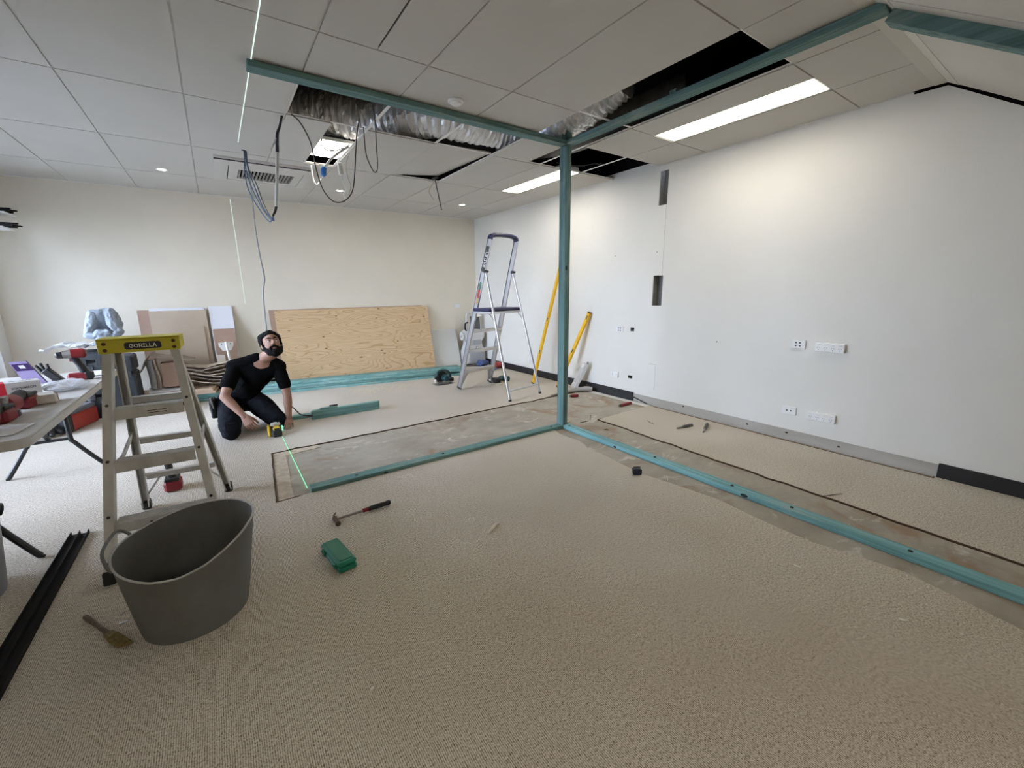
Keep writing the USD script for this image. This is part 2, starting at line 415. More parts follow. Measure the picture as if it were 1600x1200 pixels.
def copy(src, name, loc, label, category, group=None):
    x = UsdGeom.Xform.Define(stage, numbered('/World', name)); x.AddTranslateOp().Set(Gf.Vec3d(*map(float, loc)))
    x.GetPrim().GetReferences().AddInternalReference(src); x.GetPrim().SetInstanceable(True)
    keys(x.GetPrim(), label=label, category=category, group=group)
    return str(x.GetPath())

# ================================================================ the room shell
XL, XR, YB, YF, ZC, ZT = -1.98, 4.133, 7.12, -3.0, 2.65, 3.35
YR, SL = 0.89, 0.65                       # where the raked ceiling starts, its slope
TOPZ = 0.0                                # carpet top; the slab lies 8 mm lower
SLAB = -0.008
struct('floor', bb((XL - .2, YF - .2, -0.2), (XR + .2, YB + .2, SLAB)), CONC)

# carpet with the L-shaped strip cut out of it along the new wall line
def jag(p, q, n, amp, seed):
    r = np.random.default_rng(seed); p, q = A(*p), A(*q); t = np.linspace(0, 1, n)[1:-1]
    nrm = A(-(q - p)[1], (q - p)[0]); nrm = nrm / np.linalg.norm(nrm)
    return [tuple(p)] + [tuple(p + (q - p) * k + nrm * r.normal(0, amp)) for k in t] + [tuple(q)]
cut1 = Polygon(jag((0.225, 4.03), (0.155, 3.005), 14, .0028, 1) + jag((0.155, 3.005), (0.40, 3.02), 5, .004, 2)[1:] + [(0.40, 3.05), (2.68, 3.05), (2.68, 3.0), (3.2, 3.0), (4.2, 3.02), (4.2, 4.06)] + jag((4.1, 4.06), (0.225, 4.03), 40, .007, 3)[:-1])
cut2 = Polygon(jag((2.60, 3.02), (2.50, 2.2), 8, .02, 4) + jag((2.50, 2.2), (2.56, -3.1), 30, .03, 5)[1:] + [(3.02, -3.1)] + jag((3.02, -3.1), (3.2, 3.02), 60, .007, 6)[1:])
gapw = Polygon([(4.075, -3.1), (4.2, -3.1), (4.2, 0.55), (4.078, 0.56), (4.075, 3.06), (4.2, 3.06), (4.2, -3.1)]) if False else sbox(4.082, 0.56, 4.2, 3.06)
room = sbox(XL, YF, XR, YB)
field = room.difference(unary_union([cut1, cut2.buffer(0), gapw]))
carp = thing('carpet', 'beige ribbed loop pile carpet over the floor, cut open along the new wall line', 'carpet', (0, 0, 0))
for g in sorted(getattr(field, 'geoms', [field]), key=lambda g: -g.area):
    if g.area > .01:
        part(carp, 'carpet_piece', prism(g, 0.008, (0, 0, SLAB)), CARPET, smooth=False)
fr = unary_union([g.exterior.buffer(.0048) for g in getattr(field, 'geoms', [field])]).intersection(sbox(XL + .05, YF + .05, XR - .02, YB - .05)).intersection(unary_union([cut1.buffer(.012), cut2.buffer(0).buffer(.012).intersection(sbox(2.9, -3, 4, 3.0)), gapw.buffer(.015)]))
fr = fr.difference(sbox(3.25, 2.95, 4.2, 3.1)).difference(sbox(.3, 2.9, 2.7, 3.1))
part(carp, 'cut_edge', prism(fr.buffer(0), 0.0095, (0, 0, SLAB)), EDGE, smooth=False, label='frayed dark brown cut edge')

# walls
def hole_wall(outline, holes):
    return outline.difference(unary_union(holes))
slots = [sbox(2.98, 2.25, 3.09, 2.597), sbox(2.972, 1.172, 3.10, 1.507), sbox(3.332, 0.857, 3.39, 0.90), ]
oval = affinity.scale(affinity.translate(sbox(-.5, -.5, .5, .5).buffer(.3).buffer(-.1), 3.36, 0.288), .05, .028)
gap = Polygon([(1.06, ZC + .02), (1.06, ZC - .010), (YR, ZC - .012), (-.14, ZC - .034 - SL * (YR + .14)), (-.14, ZC + .02 - SL * (YR + .14)), (YR, ZC + .02)])     # the lining stops short of the raked ceiling
w = hole_wall(sbox(YF, -.05, YB + .2, ZT), slots + [oval, gap])
struct('wall_right', prism(w, 0.013, (XR, 0, 0), (0, 1, 0), (0, 0, 1)), WALL)
cav = look('cavity_grey', (0.26, 0.26, 0.25), 0.8, var=.2, vscale=30)
struct('wall_right_outer', bb((XR + .10, YF, -.05), (XR + .2, YB + .2, ZT)), cav)
wr2 = holder('wall_right_framing')
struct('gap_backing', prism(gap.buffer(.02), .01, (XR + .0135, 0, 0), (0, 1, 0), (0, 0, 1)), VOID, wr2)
for y in (2.93, 3.12, 3.60):
    struct('stud', bb((XR + .0135, y - .02, 0), (XR + .0995, y + .02, 2.62)), cav, wr2)
struct('wall_back', bb((XL - .2, YB, -.05), (XR + .2, YB + .2, ZT)), WALLB)
win = sbox(3.25, .06, 6.86, 2.28)
struct('wall_left', prism(sbox(YF, -.05, YB, ZT).difference(win), 0.2, (XL - .2, 0, 0), (0, 1, 0), (0, 0, 1)), WALL)
struct('wall_front', bb((XL - .2, YF - .2, -.05), (XR + .2, YF, ZT)), WALL)
W1 = holder('window_1')
FR = look('window_frame_grey', (0.55, 0.56, 0.57), 0.4)
for y in (3.27, 4.45, 5.65, 6.84):
    struct('window_frame', bb((XL - .13, y - .025, .06), (XL - .07, y + .025, 2.28)), FR, W1)
for z in (.085, 2.255):
    struct('window_frame', bb((XL - .13, 3.25, z - .025), (XL - .07, 6.86, z + .025)), FR, W1)
GLASS = usdkit.material(stage, '/World/Looks/window_glass', {'t': ('transparent_bsdf', {'color': (0.93, 0.96, 0.96)}), 'g': ('glossy_bsdf', {'roughness': 0.0, 'color': (1, 1, 1)}), 'f': ('fresnel', {'IOR': 1.5}), 'm': ('mix_closure', {})},
                        [('f.fac', 'm.fac'), ('t.BSDF', 'm.closure1'), ('g.BSDF', 'm.closure2')], surface='m.closure')
for a, b in ((3.295, 4.425), (4.475, 5.625), (5.675, 6.815)):
    struct('pane', bb((XL - .103, a, .11), (XL - .097, b, 2.23)), GLASS, W1)
struct('pavement', bb((-40, -30, -.35), (XL - .2, 40, -.15)), look('pavement_grey', (0.2, 0.2, 0.2), 0.9))

# skirtings and the band where the skirting was pulled off
SKB = look('black_skirting', (0.013, 0.014, 0.017), 0.45)
struct('baseboard_right', cat(bb((XR - .014, 3.29, SLAB), (XR, YB, .105), .003)), SKB)
struct('baseboard_right_001', bb((XR - .014, YF, SLAB), (XR, .552, .105), .003), SKB)
struct('baseboard_back', bb((XL, YB - .014, SLAB), (XR - .014, YB, .105), .003), SKB)
BARE = look('unpainted_wall_band', (0.50, 0.475, 0.43), 0.8, var=.0, dark=(0.40, 0.375, 0.33), vscale=3.0, stretch=(1, .5, 3))
struct('trim_1', bb((XR - .0015, .553, SLAB), (XR, 3.289, .092)), BARE)
struct('trim_2', bb((4.03, 3.03, SLAB), (4.115, 3.95, SLAB + .003)), look('white_paint_strip', (0.72, 0.71, 0.67), 0.7, var=.2, vscale=9))

# ---------------------------------------------------------------- suspended ceiling
C = holder('ceiling')
gx = [XL, -1.7835] + [.012 + .5985 * k for k in range(-2, 7)] + [XR]
gy = [YR, 1.355, 2.555, 3.755, 4.952, 6.15, YB]
gapx = .005
col = lambda x: int(np.searchsorted(gx, x)) - 1
row = lambda y: int(np.searchsorted(gy, y)) - 1
cells = {}
for i in range(len(gx) - 1):
    for j in range(len(gy) - 1):
        cells[i, j] = sbox(gx[i] + gapx, gy[j] + gapx, gx[i + 1] - gapx, gy[j + 1] - gapx)
r2, r3, r1 = row(3), row(4), row(2)
for x in (.9, 1.5, 2.1):
    cells[col(x), r2] = cells[col(x), r2].intersection(sbox(-9, 0, 9, 3.10))
cells[col(.9), r3] = cells[col(.9), r3].difference(sbox(.93, 0, 1.3, 9))
k4 = col(2.7)
cells[k4, r1] = None
cells[k4, r2] = cells[k4, r2].intersection(sbox(0, 3.12, 2.83, 9))
for x in (3.3, 3.9):
    cells[col(x), r2] = cells[col(x), r2].intersection(sbox(-9, 0, 9, 3.09))
leds = [(3.312, 3.570, 1.372, 2.538), (3.312, 3.570, 3.772, 4.936)]
cells['half'] = cells[col(.9), r1].intersection(sbox(.913, 0, 9, 9)); cells[col(.9), r1] = cells[col(.9), r1].intersection(sbox(-9, 0, .903, 9))
for L in leds:
    kk = (col(3.4), row((L[2] + L[3]) / 2)); cells[kk] = cells[kk].difference(sbox(L[0] - .004, L[2] - .02, L[1] + .004, L[3] + .02))
ac = sbox(.17, 5.12, 1.07, 6.05)
downs = [(-.272, 5.99), (1.512, 6.01), (3.285, 6.0)]
for k, g in cells.items():
    if g is None:
        continue
    g = g.difference(sbox(XR - .034, 0, XR + 1, 1.06))
    g = g.difference(ac.buffer(-.03))
    for x, y in downs:
        g = g.difference(Polygon([(x + .045 * math.cos(t), y + .045 * math.sin(t)) for t in np.linspace(0, 6.283, 25)[:-1]]))
    if g.is_empty:
        continue
    m = prism(g, .009, (0, 0, ZC))
    if k == (col(2.1), r3):               # the board pushed up out of its rails at one corner
        v = np.array(m.vertices); u = np.clip((v[:, 0] - gx[k[0]]) / .6, 0, 1) * np.clip((v[:, 1] - gy[r3]) / 1.2 + .35, 0, 1.3)
        v[:, 2] += .006 + .05 * u; m = trimesh.Trimesh(v, m.faces, process=False)
    struct('ceiling_tile', m, TILE, C)
for x in gx[1:-1]:
    struct('ceiling_rail', cat(bb((x - .012, YR, ZC + .0095), (x + .012, YB, ZC + .0125)), bb((x - .003, YR, ZC + .0125), (x + .003, YB, ZC + .016))), RAIL, C)
for y in gy[1:-1]:
    xs = [XL] + gx[1:-1] + [XR]
    for a, b in zip(xs[:-1], xs[1:]):
        struct('ceiling_rail', cat(bb((a + .0125, y - .012, ZC + .0095), (b - .0125, y + .012, ZC + .0125)), bb((a + .0125, y - .003, ZC + .0125), (b - .0125, y + .003, ZC + .016))), RAIL, C)
for lo, hi in (((XL, YB - .02, ZC - .003), (XR, YB, ZC)), ((XR - .02, 1.06, ZC - .003), (XR, 3.09, ZC)), ((XR - .02, 3.76, ZC - .003), (XR, YB - .02, ZC)), ((XL, YR, ZC - .003), (XL + .02, YB - .02, ZC))):
    struct('wall_angle', bb(lo, hi), RAIL, C)
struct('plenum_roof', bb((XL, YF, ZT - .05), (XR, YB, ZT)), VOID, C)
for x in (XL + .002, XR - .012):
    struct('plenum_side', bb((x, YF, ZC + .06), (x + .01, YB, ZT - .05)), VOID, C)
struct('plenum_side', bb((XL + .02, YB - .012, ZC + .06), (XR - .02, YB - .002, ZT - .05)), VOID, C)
# raked part towards the shopfront: boards with a bead along the fold, then a flat low part behind the camera
ydn = -0.15; zdn = ZC - (YR - ydn) * SL
rk = unit(A(0, -1, -SL)); nr = A(0, -SL, 1) / math.hypot(1, SL)
Lr = math.hypot(YR - ydn, zdn - ZC)
rx = [XL, .2, 1.46, 2.66, XR - .032]
for a, b in zip(rx[:-1], rx[1:]):
    m = prism(sbox(a + .004, 0.07, b - .004, Lr), .013, A(0, YR, ZC) + nr * .013, (1, 0, 0), rk)
    struct('raked_board', m, TILE, C)
BEAD = look('bead_cream', (0.62, 0.60, 0.53), .6)
struct('fold_bead', beam((XL, YR + .03, ZC - .001), (XR - .032, YR + .03, ZC - .001), .06, .004, (0, 1, 0)), BEAD, C)
struct('fold_bead', beam(A(XL, YR, ZC) + rk * .036, A(XR - .032, YR, ZC) + rk * .036, .068, .004, rk), BEAD, C)
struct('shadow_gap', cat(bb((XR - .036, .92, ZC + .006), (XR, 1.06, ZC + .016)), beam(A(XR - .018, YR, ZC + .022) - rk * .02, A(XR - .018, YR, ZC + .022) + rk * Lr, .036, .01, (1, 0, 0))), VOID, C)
struct('low_ceiling', bb((XL, YF, zdn), (XR, ydn, zdn + .013)), TILE, C)

# ================================================================ lights in the ceiling
LEDM = glow('led_panel_light', (1.0, 0.93, 0.80), LED)
def led_panel(L, label):
    x0, x1, y0, y1 = L
    t = thing('linear_ceiling_light', label, 'ceiling light', ((x0 + x1) / 2, (y0 + y1) / 2, ZC), 'linear ceiling lights')
    part(t, 'housing', cat(bb((x0 - .002, y0 - .012, ZC + .004), (x0 + .004, y1 + .012, ZC + .05)), bb((x1 - .004, y0 - .012, ZC + .004), (x1 + .002, y1 + .012, ZC + .05)),
                           bb((x0 + .004, y0 - .012, ZC + .004), (x1 - .004, y0 - .002, ZC + .05)), bb((x0 + .004, y1 + .002, ZC + .004), (x1 - .004, y1 + .012, ZC + .05)), bb((x0, y0 - .01, ZC + .05), (x1, y1 + .01, ZC + .056))), WHT)
    part(t, 'diffuser', bb((x0 + .005, y0, ZC + .0005), (x1 - .005, y1, ZC + .006)), LEDM, smooth=False)
led_panel(leds[0], 'long white glowing ceiling light nearest the camera beside the right wall')
led_panel(leds[1], 'long white glowing ceiling light farther away, partly hidden behind the timber post')
# two more of the same lights under the low ceiling behind the camera
_zc = ZC; ZC = zdn - .06; led_panel((-.73, -.47, -1.75, -.58), 'long white ceiling light under the low ceiling behind the camera, on the window side'); led_panel((.27, .53, -2.3, -1.13), 'long white ceiling light under the low ceiling behind the camera, on the wall side'); ZC = _zc
DL = glow('downlight_lamp', (1.0, 0.96, 0.86), DOWN)
d0 = None
for (x, y), lab in zip(downs, ('small round lit downlight left of the air conditioner', 'small round lit downlight behind the dangling white driver cable', 'small round lit downlight near the far corner of the ceiling')):
    if d0 is None:
        d0 = thing('downlight', lab, 'downlight', (x, y, ZC), 'round downlights')
        part(d0, 'trim_ring', lathe([(.030, .004), (.044, .004), (.052, -.002), (.054, -.003), (.050, -.005), (.036, -.003), (.030, .004)], 32, (x, y, ZC)), WHT)
        part(d0, 'lamp', lathe([(.001, -.002), (.036, -.002), (.036, .012), (.001, .012)], 24, (x, y, ZC)), DL)
    else:
        copy(d0, 'downlight', (x, y, ZC), lab, 'downlight', 'round downlights')
# panel light lying up in the plenum, seen through the slot
t = thing('panel_light', 'bright white light panel seen up through the narrow open slot in the ceiling', 'ceiling light', (1.07, 4.6, 2.70))
part(t, 'housing', bb((.90, 4.35, 2.712), (1.30, 4.87, 2.74), .003), WHT)
part(t, 'diffuser', bb((.91, 4.36, 2.706), (1.29, 4.86, 2.712)), LEDM, smooth=False)

# air conditioner cassette
t = thing('air_conditioner', 'white ceiling air conditioner cassette with a slatted grille', 'air conditioner', (.62, 5.585, ZC - .03))
fo = sbox(.17, 5.12, 1.07, 6.05); fi = sbox(.30, 5.37, .985, 5.98)
ACW = look('ac_white', (.60, .58, .54), .6); ACL = look('ac_louvre', (.34, .32, .29), .6)
part(t, 'panel', prism(fo.difference(fi.buffer(.008)), .022, (0, 0, ZC - .022)), ACW)
part(t, 'grille_frame', prism(fi.difference(sbox(.385, 5.50, .91, 5.90)), .020, (0, 0, ZC - .020)), ACW)
part(t, 'duct_recess', bb((.30, 5.38, ZC + .03), (.98, 5.96, ZC + .04)), VOID)
for k in range(16):
    x = .400 + .0335 * k
    part(t, 'louvre', rbox((.009, .40, .024), 0, (x, 5.70, ZC - .010), [(1, 0, .3), (0, 1, 0), (-.3, 0, 1)] / np.linalg.norm([1, .3])), ACL)
part(t, 'vent_flap', prism(sbox(.17, 5.135, 1.04, 5.16), .008, (0, 0, ZC - .028)), DGRY)

# smoke detector
t = thing('smoke_detector', 'round white smoke detector on the ceiling near the top plate', 'smoke detector', (1.552, 2.873, ZC))
part(t, 'base', lathe([(.001, 0), (.052, 0), (.055, -.004), (.055, -.012), (.050, -.016), (.001, -.016)], 36, (1.552, 2.873, ZC)), WHT)
part(t, 'sensor_dome', lathe([(.001, -.016), (.040, -.016), (.038, -.022), (.030, -.028), (.016, -.031), (.001, -.032)], 32, (1.552, 2.873, ZC)), WHT)
# foil ducts up in the plenum
def duct(name, pts, r, label, seed):
    S = spline(pts, 26); R = np.linspace(0, 1, len(S)); T = np.gradient(S, axis=0); T /= np.linalg.norm(T, axis=1, keepdims=True); rings = []; n = 40
    ang = np.arange(n) * 2 * np.pi / n
    for i, (p, t) in enumerate(zip(S, T)):
        u = unit(np.cross(t, (0, 0, 1))); w_ = np.cross(u, t)
        q = np.stack([np.cos(ang) * 1.5, np.sin(ang) * 1.5, np.full(n, i * .95)], -1)
        rr = r * (1 + .05 * math.sin(i * 2.2) + .24 * (meshkit.fbm(q * 2.2, 3, seed) - .5))
        rings.append(p + rr[:, None] * (np.cos(ang)[:, None] * u + np.sin(ang)[:, None] * w_))
    m = ring_mesh(rings)
    return solo(name, m, FOIL, label, 'air duct', smooth=20)
duct('flexible_duct', [(2.86, 2.55, 3.02), (2.78, 2.95, 2.90), (2.80, 3.45, 2.86), (2.66, 3.52, 2.88), (2.35, 3.63, 2.88), (1.80, 3.72, 2.88), (1.42, 4.15, 2.90), (1.05, 4.5, 3.0), (.8, 5.0, 3.12)], .185, 'crinkled silver foil air duct running through the ceiling openings', 5)
solo('sagging_duct', tube(spline([(2.98, 4.4, 2.95), (3.13, 3.5, 2.84), (3.2, 3.0, 2.86), (3.5, 2.4, 3.0)], 8), .13, 14), look('grey_duct_wrap', (.17, .165, .155), .8, var=.3, vscale=12), 'dull grey wrapped duct sagging inside the large ceiling opening', 'air duct')

# ================================================================ timber frame of the new wall
fx, fy = (2.71, 2.80), (3.015, 3.105)
PT = .035
F = thing('wall_framing', 'blue-green treated pine frame of a new partition, one post, plates on floor and ceiling', 'framing', (2.755, 3.06, SLAB))
part(F, 'stud', cat(bb((fx[0], fy[0], SLAB + PT), (fx[0] + .035, fy[1], 2.60), .002), bb((fx[0] + .036, fy[0] + .012, SLAB + PT), (fx[0] + .071, fy[1] + .012, 2.60), .002)), TZ, smooth=False)
part(F, 'bottom_plate', bb((.372, fy[0], SLAB), (fx[1], fy[1], SLAB + PT), .002), TXM, smooth=False)
part(F, 'bottom_plate', bb((fx[0], YF + .02, SLAB), (fx[1], fy[0] - .001, SLAB + PT), .002), TYB, smooth=False)
ZP = 2.608
part(F, 'top_plate', bb((.325, fy[0], ZP), (fx[0] + .09, fy[1], ZP + PT), .002), TX, smooth=False)
ya = .852
part(F, 'top_plate', bb((fx[0], ya, ZP), (fx[1], fy[0] - .001, ZP + PT), .002), TY, smooth=False)
part(F, 'top_plate', beam(A(2.80, ya - .005, ZP - .014), A(2.80, ya, ZP - .012) + rk * 1.15, .09, .055, (1, 0, 0), .002), TY, smooth=False)
part(F, 'packer', bb((2.72, 3.03, ZP + PT), (2.79, 3.09, 2.74), .002), TZ, smooth=False)
part(F, 'packer', bb((2.72, 1.95, ZP + PT), (2.79, 2.0, 2.67), .002), TZ, smooth=False)
BOLT = look('anchor_bolt_dark', (.03, .03, .03), .5, metal=.5)
for q in [(559, 745), (725, 731), (855, 664), (896, 664)]:
    x, y = at(*q, 2, SLAB + PT)[:2]
    part(F, 'anchor_bolt', lathe([(.001, .004), (.009, .004), (.011, .0), (.011, -.002), (.001, -.002)], 14, (np.clip(x, .4, 2.76), 3.06 if q[0] < 860 else 2.95, SLAB + PT)) if q[0] < 860 else lathe([(.001, .004), (.009, .004), (.011, .0), (.011, -.002), (.001, -.002)], 14, (2.75, y, SLAB + PT)), BOLT)
for y in (1.95, 1.32, .95, .4):
    part(F, 'anchor_bolt', lathe([(.001, .004), (.009, .004), (.011, .0), (.011, -.002), (.001, -.002)], 14, (2.755, y, SLAB + PT)), BOLT)
KN = look('dark_knot', (.025, .035, .035), .8)
for o, a, s in (((2.7095, 1.215, .010), (1, 0, 0), .017), ((2.7095, 2.33, .008), (1, 0, 0), .013), ((.9, 3.0145, .008), (0, 1, 0), .012)):
    part(F, 'knot', ball(o, s, sc=(.12 if a[0] else 1.4, .12 if a[1] else 1.4, .7)), KN)
part(F, 'knot', ball((2.727, 3.0145, 1.56), .017, sc=(.8, .1, 1.2)), KN)
part(F, 'packer', bb((2.81, 3.12, SLAB), (2.91, 3.15, SLAB + .012), .002), look('pale_pine', (.62, .54, .42), .7), smooth=False)

# laser level lines: the green beam's trace on the floor, ceiling and back wall
LG = glow('green_laser_light', (.22, 1.0, .50), 1.5)
LW = glow('pale_laser_light', (.80, 1.0, .92), 1.0)
solo('laser_line', bb((.358, 3.11, .0005), (.362, 4.46, .0015)), LG, 'thin green laser line drawn across the floor from the laser level to the timber plate', 'laser line', smooth=False)
solo('laser_line', bb((.346, 2.40, ZC - .0035), (.3515, 4.62, ZC - .0025)), LW, 'thin pale laser line running across the ceiling boards', 'laser line', smooth=False)
solo('laser_line', bb((.346, YB - .002, 1.23), (.3515, YB - .001, 2.62)), LW, 'thin pale upright laser line on the back wall', 'laser line', smooth=False)

# ================================================================ yellow-capped step ladder
gc, gth = A(-.346, 2.957, 0), -.051
gex, gey, gez = A(math.cos(gth), math.sin(gth), 0), A(-math.sin(gth), math.cos(gth), 0), A(0, 0, 1)
GP = lambda x, y, z: gc + x * gex + y * gey + z * gez
G = thing('step_ladder', 'weathered aluminium step ladder with yellow top cap standing behind the grey tub', 'step ladder', gc)
gw, gr, gt, gdf, gdr, gdt, gz = .229, .223, .135, .423, .459, .066, 1.10
lerp = lambda a, b, t: np.asarray(a) * (1 - t) + np.asarray(b) * t
def channel(p, q, w, d, side, fwd, th=.004):
    """C-section rail: web across, two flanges."""
    s, f = unit(side), unit(fwd)
    return cat(beam(p, q, w, th, s), beam(lerp(p, q, 0) + s * (w / 2 - th / 2) + f * d / 2, q + s * (w / 2 - th / 2) + f * d / 2, th, d, s), beam(p - s * (w / 2 - th / 2) + f * d / 2, q - s * (w / 2 - th / 2) + f * d / 2, th, d, s))
for s in (-1, 1):
    p, q = GP(s * gw, -gdf, .03), GP(s * gt, -gdt, gz)
    r_ = part(G, 'front_rail', channel(p, q, .036, .060, gex, gey, .005), ALUD, smooth=False)
    for h in (.08, .29, .55, .82):
        t = h / gz; c = lerp(p, q, t); part(r_, 'rivet', cyl(c - gey * .004, c - gey * .009, .007, n=10), RIVET)
    fp = part(G, 'rubber_foot', beam(GP(s * gw, -gdf + .025, .006), GP(s * gw * .99, -gdf + .032, .07), .046, .075, gex, .004), BLK)
for s in (-1, 1):
    p, q = GP(s * gr, gdr, .03), GP(s * (gt - .02), gdt, gz)
    part(G, 'rear_rail', channel(p, q, .034, .045, gex, -gey, .005), ALUD, smooth=False)
    part(G, 'rubber_foot', beam(GP(s * gr, gdr, .0055), GP(s * gr, gdr - .01, .06), .046, .052, gex, .005), BLK)
for z in (.27, .55, .80):
    t = z / gz; y = -gdf + (gdf - gdt) * t; w_ = gw + (gt - gw) * t
    td = part(G, 'tread', cat(bb((0, 0, 0), (1, 1, 1)).apply_translation((-.5, -.5, -.5)) if False else rbox((2 * w_ - .042, .075, .006), .001, GP(0, y + .034, z), [gex, gey, gez]),
                          rbox((2 * w_ - .042, .005, .052), .001, GP(0, y - .002, z - .025), [gex, gey, gez]), *[rbox((2 * w_ - .046, .005, .003), 0, GP(0, y + .008 + .012 * k, z + .0045), [gex, gey, gez]) for k in range(6)]), ALUD, smooth=False)
    if z > .7:
        part(td, 'slotted_label', cat(rbox((.085, .002, .022), 0, GP(.03, y - .0055, z - .026), [gex, gey, gez])), look('worn_label', (.62, .60, .54), .6), smooth=False)
        part(td, 'label_slot', cat(rbox((.08, .002, .003), 0, GP(.03, y - .007, z - .020), [gex, gey, gez]), rbox((.08, .002, .003), 0, GP(.03, y - .007, z - .032), [gex, gey, gez])), RIVET, smooth=False)
    if z < .3:
        for x in (-.05, .07):
            part(td, 'hole', cyl(GP(x, y - .0045, z - .026), GP(x, y - .0055, z - .026), .007, n=12), RIVET)
for z in (.27, .53, .80):
    t = z / gz; y = gdr + (gdt - gdr) * t; w_ = gr + (gt - .02 - gr) * t
    part(G, 'rear_tread', cat(rbox((2 * w_ - .036, .040, .005), .001, GP(0, y - .022, z), [gex, gey, gez]), rbox((2 * w_ - .036, .004, .042), .001, GP(0, y + .0, z - .021), [gex, gey, gez])), ALUD, smooth=False)
for s in (-1, 1):
    part(G, 'corner_brace', beam(GP(s * .205, gdr - .012, .10), GP(s * .10, gdr - .06, .25), .02, .012, gey), ALUD, smooth=False)
    a, b = GP(s * (gw - .055), -gdf + (gdf - gdt) * .46 + .03, .50), GP(s * (gr - .05), gdr + (gdt - gdr) * .52, .575)
    m_ = lerp(a, b, .5) - gez * .015
    part(G, 'spreader_arm', cat(beam(a, m_, .010, .022, gex), beam(m_, b, .010, .022, gex), cyl(m_ - gex * .006, m_ + gex * .006, .009, n=10)), ALUD, smooth=False)
# cap
cf = [GP(s * gt2, -gdt - .012, z) for s, gt2, z in ((-1, .158, 1.065), (1, .158, 1.065))]
capm = cat(rbox((.330, .004, .066), .001, GP(0, -gdt - .014, 1.110), [gex, gey, gez]), rbox((.330, .004, .055), .001, GP(0, gdt + .014, 1.118), [gex, gey, gez]),
           rbox((.004, 2 * gdt + .030, .060), .001, GP(-.163, 0, 1.115), [gex, gey, gez]), rbox((.004, 2 * gdt + .030, .060), .001, GP(.163, 0, 1.115), [gex, gey, gez]), rbox((.334, 2 * gdt + .034, .006), .002, GP(0, 0, 1.148), [gex, gey, gez]))
cp = part(G, 'top_cap', capm, YEL, smooth=False)
for s in (-1, 1):
    for z in (1.093, 1.126):
        part(cp, 'bolt', cyl(GP(s * .138, -gdt - .016, z), GP(s * .138, -gdt - .021, z), .0085, n=12), look('rusty_bolt', (.10, .05, .03), .6, metal=.4))
ov = affinity.scale(sbox(-.5, -.1, .5, .1).buffer(.12), .128, .150)
ow = ov.bounds[2]
ov = affinity.scale(ov, .074 / ow, 1, origin=(0, 0)); ov = affinity.scale(ov, 1, .0185 / ov.bounds[3], origin=(0, 0))
part(cp, 'logo_panel', prism(ov, .0012, GP(.012, -gdt - .0165, 1.110) , gex, gez), BLK, smooth=False)
part(cp, 'logo_lettering', lettering('GORILLA', .0185, GP(.012, -gdt - .0180, 1.110), gex, gez, .0008), WHT, smooth=False)

# ================================================================ platform ladder
pc, pth = A(2.967, 5.245, 0), .182
pex, pey = A(math.cos(pth), math.sin(pth), 0), A(math.sin(pth), -math.cos(pth), 0)     # pey points from the climbing side to the support legs
PP = lambda x, y, z: pc + x * pex + y * pey + A(0, 0, z)
P_ = thing('platform_ladder', 'tall shiny aluminium platform ladder with navy handrail and navy platform', 'platform ladder', pc)
pwb, pwt, pD, pst, pzt, pws = .292, .229, 1.023, .663, 1.985, .286
rail = lambda s, z: PP(s * (pwb + (pwt - pwb) * z / pzt), pst * z / pzt, z)
STK = look('sticker_green', (.03, .14, .07), .5); STR = look('sticker_red', (.5, .04, .03), .5); STO = look('sticker_tan', (.55, .33, .12), .5)
rdir = unit(rail(1, 1) - rail(1, 0)); rn = unit(np.cross(pex, rdir))
yp = pst * 1.12 / pzt
for s in (-1, 1):
    r_ = part(P_, 'side_rail', channel(rail(s, .03), rail(s, pzt), .022, .066, pex, -rn if rn[1] < 0 else rn, .004) if False else cat(beam(rail(s, .026), rail(s, pzt), .006, .070, pex), beam(rail(s, .032) + rn * .034, rail(s, pzt) + rn * .034, .024, .005, pex), beam(rail(s, .032) - rn * .034, rail(s, pzt) - rn * .034, .024, .005, pex)), ALU, smooth=False)
    rd_ = unit(rail(s, 1) - rail(s, 0)); pn = unit(pex - np.dot(pex, rd_) * rd_)
    if s < 0:
        for z0, z1, mt in ((1.20, 1.28, STO), (1.28, 1.38, STR), (1.38, 1.47, STK)):
            o = lerp(rail(s, z0), rail(s, z1), .5) - pex * .0036
            part(r_, 'sticker', beam(rail(s, z0) - pex * .004, rail(s, z1) - pex * .004, .002, .034, pex), mt, smooth=False)
        part(r_, 'brand_sticker', beam(rail(s, 1.60) - pex * .004, rail(s, 1.90) - pex * .004, .002, .052, pex), BLK, smooth=False)
        part(r_, 'brand_lettering', lettering('BAILEY', .042, lerp(rail(s, 1.60), rail(s, 1.90), .5) - pn * .0062, rd_, unit(np.cross(-pn, rd_)), .001), WHT, smooth=False)
    part(P_, 'rubber_foot', beam(rail(s, .0145), rail(s, .034), .03, .078, pex, .003), BLK)
    z_ = 1.60
    sp, sq = PP(s * pws, pD, .02), rail(s, z_) + pey * .045
    part(P_, 'support_leg', tube([sp, lerp(sp, sq, .985), sq], .0165, 12), ALU)
    part(P_, 'rubber_foot', cyl(PP(s * pws, pD + .005, .001), PP(s * pws, pD, .025), .020, n=14), BLK)
    part(P_, 'pivot_knob', cat(cyl(sq - pex * .022, sq + pex * .022, .020, n=14), cyl(sq + pey * .01, sq + pey * .045, .012, n=10)), BLK)
    part(P_, 'knee_brace', beam(PP(s * .262, yp + .27, 1.085), lerp(sp, sq, .60) , .016, .006, pex), ALU, smooth=False)
